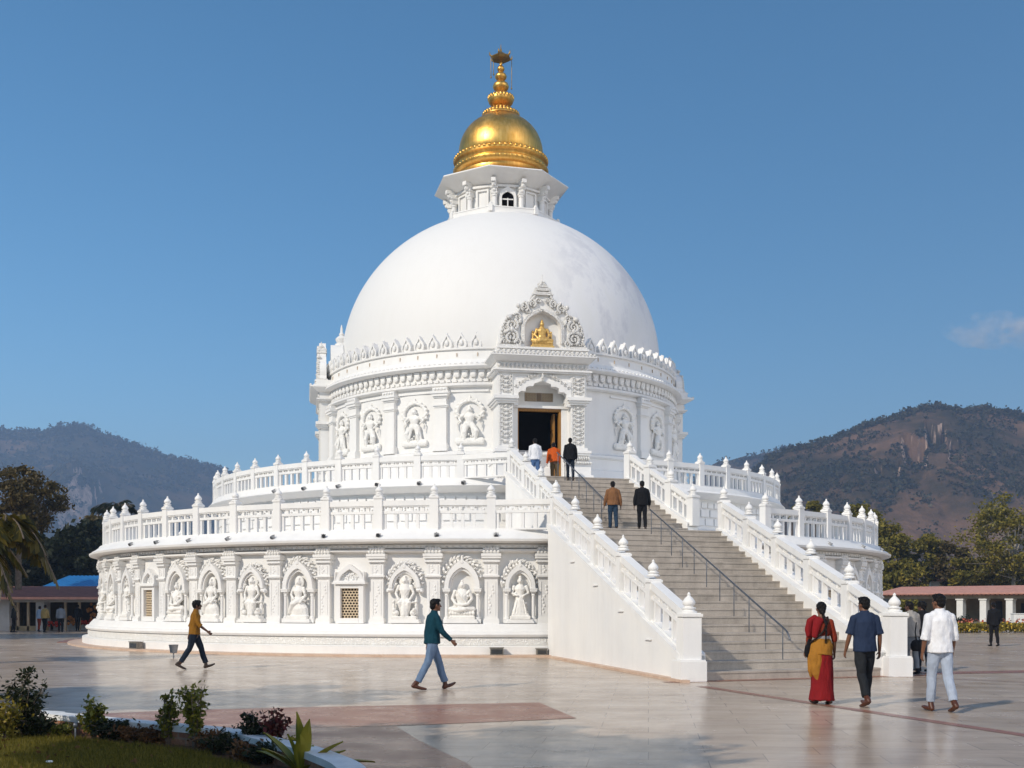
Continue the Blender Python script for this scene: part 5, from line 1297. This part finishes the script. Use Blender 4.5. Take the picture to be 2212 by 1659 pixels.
while n_ < 62000:
    y = rnd.uniform(6.2, 13.6); x = rnd.uniform(-7.2, -1.6)
    if x/y < -.50: continue
    if not inside(x, y, .40+.12*noise.noise(Vector((x*2,y*2,0)))): n_ += 0; rnd.random(); continue
    n_ += 1
    h = rnd.uniform(.025,.075); a = rnd.random()*TAU; dx, dy = cos(a)*.006, sin(a)*.006; lx, ly = rnd.gauss(0,.022), rnd.gauss(0,.022)
    o_ = len(m.v); m.v += [Vector((x-dx,y-dy,.10)),Vector((x+dx,y+dy,.10)),Vector((x+lx,y+ly,.10+h))]; m.f.append((o_,o_+1,o_+2))
tag(m.build('lawn_grass', 'grass', None, 0), kind='stuff')
sheet('lawn', [(p.x,p.y) for p in [q-n*.42 for q, n in zip(cp, nrm)]][::-1], .106, 'grass')
m = MB()
for _ in range(170):
    y = rnd.uniform(8.5,13.2); x = rnd.uniform(-6.2,-2)
    if inside(x,y,.2): leaf(m, Vector((x,y,.15)), rnd.uniform(.015,.04), rnd)
tag(m.build('fallen_leaves', 'leaf_dry', None, 0), kind='stuff')

def shrub(label, base, h, w, mat, seed, n=700, ls=.035, stems=7, group='shrubs along the planter wall', dense=.5, name='shrub', cat='shrub'):
    rnd = random.Random(seed); root = empty(name, base, 0, label, cat, group); W = MB(); m = MB(); tips = []
    for i in range(stems):
        a = TAU*i/stems+rnd.random(); r = w*.5*rnd.uniform(.25,1); hh = h*rnd.uniform(.6,1)*(1-.25*(r/(w*.5))); t = Vector((r*cos(a), r*sin(a)*.8, hh)); md = t*.5+Vector((-t.x*.15,-t.y*.15,.05*h))
        W.tube([(t.x*.12,t.y*.12,-.02), md, t], [.009,.007,.003], None, 5); tips.append((md,t))
        for _ in range(3):
            b0 = lerp(md,t,rnd.uniform(-.4,.8)); b1 = b0+Vector((rnd.gauss(0,.16)*w,rnd.gauss(0,.16)*w,rnd.uniform(.05,.2)*h)); W.tube([b0,b1],[.006,.002],None,4); tips.append((b0,b1))
        tips.append((t*.12+Vector((0,0,.03)), md)); tips.append((t*.2+Vector((0,0,.02)), t*.62))
    W.build('stems', 'bark', root, 60)
    for _ in range(n):
        a, b_ = rnd.choice(tips); q = rnd.uniform(0,1.05); p = lerp(a,b_,q)+Vector((rnd.gauss(0,1),rnd.gauss(0,1),rnd.gauss(0,.8)))*w*.085*(1.2-.5*q)
        if p.z < .01: continue
        leaf(m, p, ls*rnd.uniform(.6,1.3), rnd, asp=.5)
    m.build('foliage', mat, root, 0)
    return root
def in_bed(px, py): return gnd(px, py, .11)
shrub('dark upright bush with dense small leaves by the left end of the coping', in_bed(52,1592), .84, .58, 'leaf_bush_dark', 1, 1150, .032, 10)
shrub('low black green bush right of the tall dark bush', in_bed(78,1594), .38, .5, 'leaf_bush_dark', 2, 1000, .03, 9)
shrub('orange tinged bush at the left edge of the bed', in_bed(4,1600), .52, .6, 'leaf_yellow', 3, 900, .034, 9)
shrub('small yellow green bush in front of the white coping', in_bed(205,1594), .46, .46, 'leaf_bush', 4, 800, .034, 8)
shrub('dark low bush beside the small yellow green one', in_bed(240,1598), .26, .42, 'leaf_bush_dark', 5, 700, .03, 8)
shrub('bushy bright green shrub left of the tall leafy one', in_bed(362,1606), .58, .34, 'leaf_bush', 6, 520, .032, 8)
shrub('tall leafy yellow green shrub in the middle of the bed', in_bed(420,1612), .80, .40, 'leaf_bush', 7, 760, .032, 9)
shrub('thin dark leaved shrub left of the red stemmed one', in_bed(548,1626), .50, .36, 'leaf_bush_dark', 8, 650, .034, 8)
shrub('sparse dark red leaved shrub near the broad spiky plant', in_bed(590,1630), .56, .36, 'leaf_red', 9, 520, .034, 7)
for i, (px, py, h, w, mt, lab) in enumerate(((130,1590,.16,.5,'leaf_bush','low green edging tuft right of the dark bushes'),(285,1600,.17,.6,'leaf_dry','dry reddish edging plant left of the bright green shrub'),(325,1604,.16,.5,'leaf_dry','dry reddish edging plant against the brick wall'),
        (455,1622,.22,.5,'leaf_dry','rusty low plant under the tall leafy shrub'),(490,1628,.22,.5,'leaf_bush_dark','low dark plant in the middle of the bed edge'),(512,1612,.26,.3,'leaf_bush_dark','small dark sprig against the coping'),
        (530,1645,.20,.5,'leaf_dry','rusty low plant in front of the thin dark shrub'),(575,1648,.2,.5,'leaf_bush_dark','low dark mat of leaves before the red leaved shrub'),(620,1640,.24,.32,'leaf_bush','small green plant left of the broad spiky plant'))):
    shrub(lab, in_bed(px,py), h, w, mt, 60+i, 520, .028, 9, 'low edging plants in the bed')
# broad spiky plant
def spiky(label, base, seed):
    rnd = random.Random(seed); root = empty('agave', base, 0, label, 'plant')
    for i, (az, el, L, w) in enumerate(((-2.0,.55,.62,.075),(-1.45,.95,.62,.08),(-1.0,.75,.55,.075),(-.2,1.32,.72,.075),(.05,1.1,.55,.07),(.35,1.18,.70,.075),(.9,.75,.70,.07),(1.25,.42,.78,.07),(1.6,.7,.5,.07),(2.4,.6,.5,.07),(-2.6,.35,.55,.075),(3.0,.8,.45,.07),(.6,.5,.5,.07),(-.7,1.2,.5,.07),(1.9,.3,.55,.065))):
        d = Vector((sin(az)*cos(el), -cos(az)*cos(el)*.9+.15, sin(el))); side = d.cross(Vector((0,0,1))).normalized(); up_ = side.cross(d).normalized(); m = MB(); n = 9
        for j in range(n+1):
            q = j/n; p = d*L*q+Vector((0,0,-.22*L*q*q*(1.3-el*.6))); ww = w*(.55+1.1*q if q < .4 else 1.0)*(1-max(0,(q-.4)/.6)**1.8)*1.0
            m.v += [p-side*ww+up_*ww*.35, p-up_*.012, p+side*ww+up_*ww*.35, p+up_*.004]
        for j in range(n):
            a = 4*j
            for x, y in ((0,1),(1,2),(2,3),(3,0)): m.f.append((a+x,a+y,a+y+4,a+x+4))
        m.build('leaf', 'leaf_agave', root, 60)
    return root
spiky('broad spiky agave like plant with yellow green blades at the front corner of the bed', gnd(652,1668,.11)+Vector((0,0,-.02)), 1).scale = (.98,.98,.92)
m = MB().tube([(0,0,0),(.12,.02,.07),(.2,.03,.10)],.014,None,6).tube([(.12,.02,.07),(.11,0,-.03)],.011,None,6)
o = m.build('dead_branch', 'leaf_dry', None, 60, gnd(560,1648,.11)); tag(o, 'dry orange dead branch lying left of the spiky plant', 'branch')
m = MB().tube([(0,0,0),(0,0,.13)],.012,None,6).ball((0,0,.16),(.03,.03,.035),8,6)
o = m.build('garden_spike', 'iron', None, 60, gnd(163,1598,.11)); tag(o, 'short dark garden spike standing before the brick wall', 'spike')
for px, py, s, lab in ((67,1686,.03,'white litter scrap on the lawn near the left'),(107,1645,.025,'white litter scrap on the lawn edge below the dark bush')):
    m = MB().ball((0,0,0),(s*1.5,s,s*.5),7,4); o = m.build('litter', 'pavilion_white', None, 0, gnd(px,py,.15)+Vector((0,0,.0))); tag(o, lab, 'litter')

# ---- flower hedge, right
root = empty('flower_hedge', ground_pt(2140,61), 0, 'low hedge of yellow flowers before the right pavilion', 'hedge')
rnd = random.Random(8); lf = MB(); f1 = MB(); f2 = MB()
for _ in range(5200):
    x = rnd.uniform(-3.6, 8); y = rnd.uniform(-.8,.8); hh = .52+.13*noise.noise(Vector((x*.9,y,3))); z = rnd.random()**.6*hh; leaf(lf, Vector((x,y,z)), .085*rnd.uniform(.6,1.3), rnd)
for _ in range(900):
    x = rnd.uniform(-3.6, 8); y = rnd.uniform(-.85,.6); hh = .52+.13*noise.noise(Vector((x*.9,y,3))); leaf(f1, Vector((x,y-.05,rnd.uniform(.12,hh+.05))), .06, rnd, asp=.9)
for _ in range(260):
    x = rnd.uniform(-1.5, 8); leaf(f2, Vector((x,rnd.uniform(-.2,.8),.55+rnd.random()*.22)), .07, rnd, asp=.9)
lf.build('foliage', 'leaf_yellow', root, 0); f1.build('flowers', 'petal_yellow', root, 0); f2.build('flowers', 'petal_red', root, 0)
shrub('dark green shrub between the first pavilion pillars', ground_pt(2082,64), 1.1, 1.1, 'leaf_bush_dark', 91, 700, .09, 9, None)

# ================================================================ pavilions
# right: red roof on white pillars
A = at(1925,1303,106); B = at(2330,1303,92)
A.z = B.z = 0
dirv = (B-A).normalized(); L_ = (B-A).length
pav = empty('pavilion', A, atan2(dirv.y,dirv.x), 'long low pavilion with a pinkish red roof on white pillars', 'pavilion')
MB().hexa([(-1,-1.5,2.42),(L_+1,-1.5,2.42),(L_+1,3.2,3.12),(-1,3.2,3.12),(-1,-1.5,2.52),(L_+1,-1.5,2.52),(L_+1,3.2,3.22),(-1,3.2,3.22)]).hexa([(-1,3.2,3.12),(L_+1,3.2,3.12),(L_+1,7,2.4),(-1,7,2.4),(-1,3.2,3.22),(L_+1,3.2,3.22),(L_+1,7,2.5),(-1,7,2.5)]).build('roof', 'red_roof', pav, 0)
m = MB().box(-.8,L_+.8,-.9,-.55,2.02,2.36)
m.build('beam', 'beam_stone', pav, 0)
m = MB()
for i in range(46): m.box(-.9+i*.42,-.6+i*.42,-1.46,-1.3,2.34,2.42)
m.build('eave_tiles', 'red_roof_dark', pav, 0)
MB().box(-.8,L_+.8,3.4,3.7,0,2.9).build('back_wall', 'pavilion_back', pav, 0)
for q in (5.6,7.6,9.8,12.2,14.6,17): MB().box(q-.3,q+.3,-.95,-.4,0,2.02).box(q-.38,q+.38,-1.02,-.35,1.9,2.015).build('pillar', 'pavilion_white', pav, 0)
MB().box(8.6,9.2,3.3,3.42,0,1.8).box(11,11.5,3.3,3.42,0,1.6).box(13,13.8,3.3,3.42,0,1.8).build('doorway', 'shop_dark', pav, 0)
m = MB().box(-.5,.5,-.3,.3,0,.75); m.box(-.55,.55,-.35,.35,.75,.8)
o = m.build('table', 'pavilion_white', None, 0, ground_pt(2200,90)); tag(o, 'white table under the right pavilion roof', 'table')
# small white shrine spire and hut among the right trees
hut = empty('hut', ground_pt(2032,119), 0, 'small pale hut with a pinkish roof among the right trees', 'hut')
MB().box(-1.4,1.4,-1,1,0,4.0).build('wall', 'pavilion_white', hut, 0); MB().prism([(-1.8,3.95),(1.8,3.95),(0,5.0)],-1.3,1.3).build('roof','red_roof',hut,0)
# left: shops with red tiled roof
sh_o = ground_pt(-60,66)
shop = empty('shop_row', sh_o, 0, 'row of low shops with a red tiled roof in shade at the left', 'shop')
xl = lambda px: (px-HX)/F*66-sh_o.x
zl = lambda py, Y=66: EYE+(HY-py)/F*Y
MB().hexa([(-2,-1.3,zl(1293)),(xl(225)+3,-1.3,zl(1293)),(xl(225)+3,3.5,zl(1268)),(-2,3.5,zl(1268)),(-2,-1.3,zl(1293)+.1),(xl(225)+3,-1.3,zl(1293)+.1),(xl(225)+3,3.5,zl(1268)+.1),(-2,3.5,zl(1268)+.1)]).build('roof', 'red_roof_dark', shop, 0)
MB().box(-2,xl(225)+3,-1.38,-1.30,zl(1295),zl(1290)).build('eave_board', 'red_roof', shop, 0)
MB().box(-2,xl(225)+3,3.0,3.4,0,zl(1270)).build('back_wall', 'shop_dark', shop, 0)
MB().box(-2,xl(225)+3,-.3,-.05,zl(1301),zl(1295)-.0).build('beam', 'shop_wall', shop, 0)
for a, b_ in ((2,25),(82,100)): MB().box(xl(a),xl(b_),-.3,.6,0,zl(1301)).build('pillar', 'shop_wall', shop, 0)
for a in (40,62,142,172): MB().box(xl(a),xl(a)+.12,-.25,-.1,0,zl(1301)).build('post', 'beam_stone', shop, 0)
MB().box(xl(-40),xl(104),-.25,.1,0,zl(1352)).build('counter', 'pavilion_back', shop, 0)
MB().box(xl(106),xl(215),.6,1.2,0,zl(1345)).build('counter', 'shop_wall', shop, 0)
bl = empty('blue_roofed_shed', Vector(((165-HX)/F*72,72,0)), 0, 'shed with a bright blue corrugated metal roof behind the shops', 'shed')
w_ = (128/F*72)/2
m = MB(); n = 40
zf, zb = EYE+(HY-1272)/F*70.5, EYE+(HY-1244)/F*75
x0, x1 = -w_*.98-.1, w_+1.5
for i in range(n+1):
    x = x0+(x1-x0)*i/n; h_ = .04*(i % 2); m.v += [Vector((x,-1.5,zf+h_)),Vector((x+.25,3,zb+h_))]
for i in range(n): m.f.append((2*i,2*i+2,2*i+3,2*i+1))
m.build('roof', 'blue_roof', bl, 0)
MB().box(x0+.3,x1-.1,-1.1,-.9,0,zf-.05).box(x0+.3,x1-.1,2.6,2.8,0,zb-.2).build('wall', 'shop_dark', bl, 0)
# goods on the counters
gr = 'goods on the shop counters'
for px, py, w, h, mt, lab in ((118,1348,.34,.26,'stall_red','red bundle of goods on the counter between two visitors'),(157,1340,.28,.5,'stall_orange','orange bundle of goods beside the visitor in black'),(186,1346,.36,.3,'stall_red','red bundle of goods at the right end of the counter'),
        (197,1320,.3,.9,'stall_orange','hanging orange cloth goods near the plinth')):
    p = ground_pt(px,66.2); p.z = zl(py)-h*.5; m = MB(); rnd = random.Random(px)
    for _ in range(16): m.ball((rnd.uniform(-w,w),rnd.uniform(-.1,.1),rnd.uniform(-h,h)*.5+h*.5),(.09,.08,.1),6,4)
    o = m.build('goods', mt, None, 0, p); tag(o, lab, 'goods', gr)

# ================================================================ hills
def hill(name, ridge, Y, depth, seed, mat='hillside', nx=300, ny=80, trees=0, base=0, cliffs=()):
    rnd = random.Random(seed); ridge = sorted(ridge); pts = []
    def H(px):
        for (a, ya), (b_, yb) in zip(ridge[:-1], ridge[1:]):
            if a <= px <= b_:
                t = (px-a)/(b_-a); t = t*t*(3-2*t)*.5+t*.5; return EYE+(HY-(ya+(yb-ya)*t))/F*Y
        return EYE+(HY-(ridge[0][1] if px < ridge[0][0] else ridge[-1][1]))/F*Y
    m = MB(); P0, P1 = ridge[0][0], ridge[-1][0]; grid = []
    for j in range(ny+1):
        u = j/ny*1.35
        for i in range(nx+1):
            px = P0+(P1-P0)*i/nx; h = H(px)
            y = Y+(u-1)*depth; x = (px-HX)/F*y
            if u <= 1:
                g = .18*u+.82*u**1.55
            else: g = 1-1.6*(u-1)
            for c0, c1, uc, amp in cliffs:
                if c0 < px < c1 and u < 1:
                    wq = min(1,2.2*sin(pi*(px-c0)/(c1-c0)))*(.85+.35*noise.noise(Vector((px*.05,seed,2)))); ue = uc+.05*noise.noise(Vector((px*.03,seed,7)))
                    if ue-.2 < u < ue: g -= wq*amp*((u-ue+.2)/.2)**1.6
            w = sin(pi*min(u,1))
            q = Vector((x*.006+seed, y*.0035, 0)); n = noise.fractal(q, .9, 2.1, 6)
            gul = abs(noise.noise(Vector((x*.011+seed*2, y*.003, 1.7))))
            z = h*g+w*h*(.16*n-.20*(.35-gul))+ (noise.fractal(Vector((x*.03,y*.03,seed)),.8,2,3)*h*.016 if u < 1.01 else 0)
            m.v.append(Vector((x, y+noise.noise(Vector((x*.006,u*3,seed)))*depth*.06*w, z+base)))
    for j in range(ny):
        for i in range(nx):
            a = j*(nx+1)+i; m.f.append((a,a+1,a+nx+2,a+nx+1))
    verts = m.v; o = m.build(name, mat, None, 180); tag(o, kind='structure')
    if trees:
        t = MB(); k = 0
        while k < trees:
            j = int(ny/1.35*rnd.random()**.8); i = rnd.randrange(nx)
            if rnd.random() < .12: j = int(ny/1.35)-rnd.randrange(3)
            p = verts[j*(nx+1)+i]
            den = noise.fractal(Vector((p.x*.008+seed*5,p.y*.006,2)),.8,2,4)
            if den < -.02 and rnd.random() < .95 and j < ny/1.35-4: continue
            k += 1; s = Y*.0021*rnd.uniform(.4,1.0)**1.5*1.7
            c = p+Vector((rnd.uniform(-.5,.5)*(P1-P0)/nx/F*Y, rnd.uniform(-.5,.5)*depth/ny, s*.5))
            for _ in range(9): leaf(t, c+Vector((rnd.gauss(0,.5),rnd.gauss(0,.5),rnd.gauss(0,.38)))*s, s*rnd.uniform(.3,.55), rnd, asp=.8)
        q = t.build('hill_trees', 'hill_leaf', None, 0); tag(q, kind='stuff')
hill('hills', [(-420,1120),(-300,1010),(-180,955),(-60,930),(0,927),(40,932),(80,934),(110,925),(140,918),(165,915),(195,923),(225,936),(255,948),(300,965),(345,980),(400,993),(445,1003),(485,1019),(560,1075),(640,1140),(760,1260),(900,1296)], 2100, 900, 3, trees=11000, mat='hillside_far', cliffs=((150,200,.6,.05),))
hill('hills', [(1360,1290),(1470,1180),(1560,1080),(1620,1020),(1665,985),(1720,962),(1775,948),(1830,928),(1880,908),(1920,898),(1965,884),(2000,873),(2030,869),(2060,873),(2090,881),(2130,879),(2180,886),(2230,892),(2300,900),(2420,930),(2560,1000),(2700,1100)], 850, 430, 8, trees=8200, ny=120, cliffs=((1944,2004,.83,.15),(1996,2044,.90,.14),(1885,1946,.76,.07),(2044,2076,.84,.07)))
hill('hills', [(1380,1240),(1480,1050),(1540,1003),(1570,994),(1620,985),(1680,970),(1740,962),(1800,968),(1900,990),(2000,1040)], 1500, 420, 14, nx=160, ny=50, trees=1400, mat='hillside_far')

# ================================================================ haze, cloud, sky, light, camera
m = MB().box(-1700,1600,-80,2700,-1.1,372)
hz = m.build('haze', None, None, 0); tag(hz, kind='stuff')
mt = bpy.data.materials.new('haze'); mt.use_nodes = True; nt = mt.node_tree; nt.nodes.clear()
out = nt.nodes.new('ShaderNodeOutputMaterial'); pv = nt.nodes.new('ShaderNodeVolumePrincipled')
pv.inputs['Color'].default_value = (.50,.70,1.0,1); pv.inputs['Density'].default_value = HAZE; pv.inputs['Anisotropy'].default_value = .2
nt.links.new(pv.outputs[0], out.inputs['Volume']); hz.data.materials.append(mt)

c0 = at(2125,712,4200); m = MB(); rnd = random.Random(6)
cl = MB()
for dx, dz, r in ((-90,0,70),(-10,25,85),(60,30,80),(130,10,75),(200,-20,80),(30,-30,80),(-60,-45,50),(120,-60,60)): cl.ball((dx,rnd.uniform(-30,30),dz),(r,r*.8,r*.55),14,9)
co = link('cloud', remesh(cl, 14, 4), None, None, c0); tag(co, kind='structure')
mt = bpy.data.materials.new('cloud'); mt.use_nodes = True; nt = mt.node_tree; nt.nodes.clear()
out = nt.nodes.new('ShaderNodeOutputMaterial'); pv = nt.nodes.new('ShaderNodeVolumePrincipled')
tc = nt.nodes.new('ShaderNodeTexCoord'); mp = nt.nodes.new('ShaderNodeMapping'); mp.inputs['Scale'].default_value = (1,1,1.5); nt.links.new(tc.outputs['Object'], mp.inputs[0])
nf = noise_n(nt, mp.outputs[0], .011, 5, .6); rr = ramp(nt, nf, [(.46,(0,0,0)),(.75,(1,1,1))])
ln = nt.nodes.new('ShaderNodeVectorMath'); ln.operation = 'LENGTH'; mp2 = nt.nodes.new('ShaderNodeMapping'); mp2.inputs['Scale'].default_value = (1/260,1/110,1/110); mp2.inputs['Location'].default_value = (-.2,0,.1)
nt.links.new(tc.outputs['Object'], mp2.inputs[0]); nt.links.new(mp2.outputs[0], ln.inputs[0])
fall = ramp(nt, ln.outputs['Value'], [(.2,(1,1,1)),(.95,(0,0,0))])
dn = math_n(nt, 'MULTIPLY', math_n(nt, 'MULTIPLY', rr.outputs[0], fall.outputs[0]), .026)
nt.links.new(dn, pv.inputs['Density']); pv.inputs['Color'].default_value = (.95,.93,.95,1); nt.links.new(pv.outputs[0], out.inputs['Volume']); co.data.materials.append(mt)

w = bpy.data.worlds.new('World'); S.world = w; w.use_nodes = True; nt = w.node_tree
bg = nt.nodes['Background']; sky = nt.nodes.new('ShaderNodeTexSky'); sky.sky_type = 'NISHITA'; sky.sun_disc = False
SD = Vector((-.72,-.694,0)).normalized()*cos(radians(SUN_EL)); SD.z = sin(radians(SUN_EL))
sky.sun_elevation = radians(SUN_EL); sky.sun_rotation = SKY_ROT*atan2(SD.x, SD.y)
sky.altitude = SKY_ALT; sky.air_density = SKY_AIR; sky.dust_density = SKY_DUST; sky.ozone_density = SKY_OZ
hs = nt.nodes.new('ShaderNodeHueSaturation'); hs.inputs['Saturation'].default_value = SKY_SAT; hs.inputs['Hue'].default_value = .491
nt.links.new(sky.outputs[0], hs.inputs['Color']); nt.links.new(hs.outputs[0], bg.inputs[0]); bg.inputs[1].default_value = SKY_STR
sl = bpy.data.lights.new('Sun', 'SUN'); sl.energy = SUN_STR; sl.angle = radians(.5); sl.color = (1,.915,.79)
so = bpy.data.objects.new('Sun', sl); COL.objects.link(so); so.rotation_euler = SD.to_track_quat('Z','Y').to_euler(); so.location = SD*60
cd = bpy.data.cameras.new('Camera'); cam = bpy.data.objects.new('Camera', cd); COL.objects.link(cam); S.camera = cam
cam.location = (0,0,EYE); cam.rotation_euler = (radians(90),0,0)
cd.sensor_fit = 'HORIZONTAL'; cd.sensor_width = 36; cd.lens = 36*F/2212; cd.shift_y = (HY-829.5)/2212; cd.clip_start = .1; cd.clip_end = 12000
S.view_settings.view_transform = 'Standard'; S.view_settings.look = 'None'; S.view_settings.exposure = EXPO; S.view_settings.gamma = 1
S.cycles.volume_step_rate = 4; S.cycles.volume_bounces = 1; S.cycles.max_bounces = 8; S.cycles.use_denoising = True
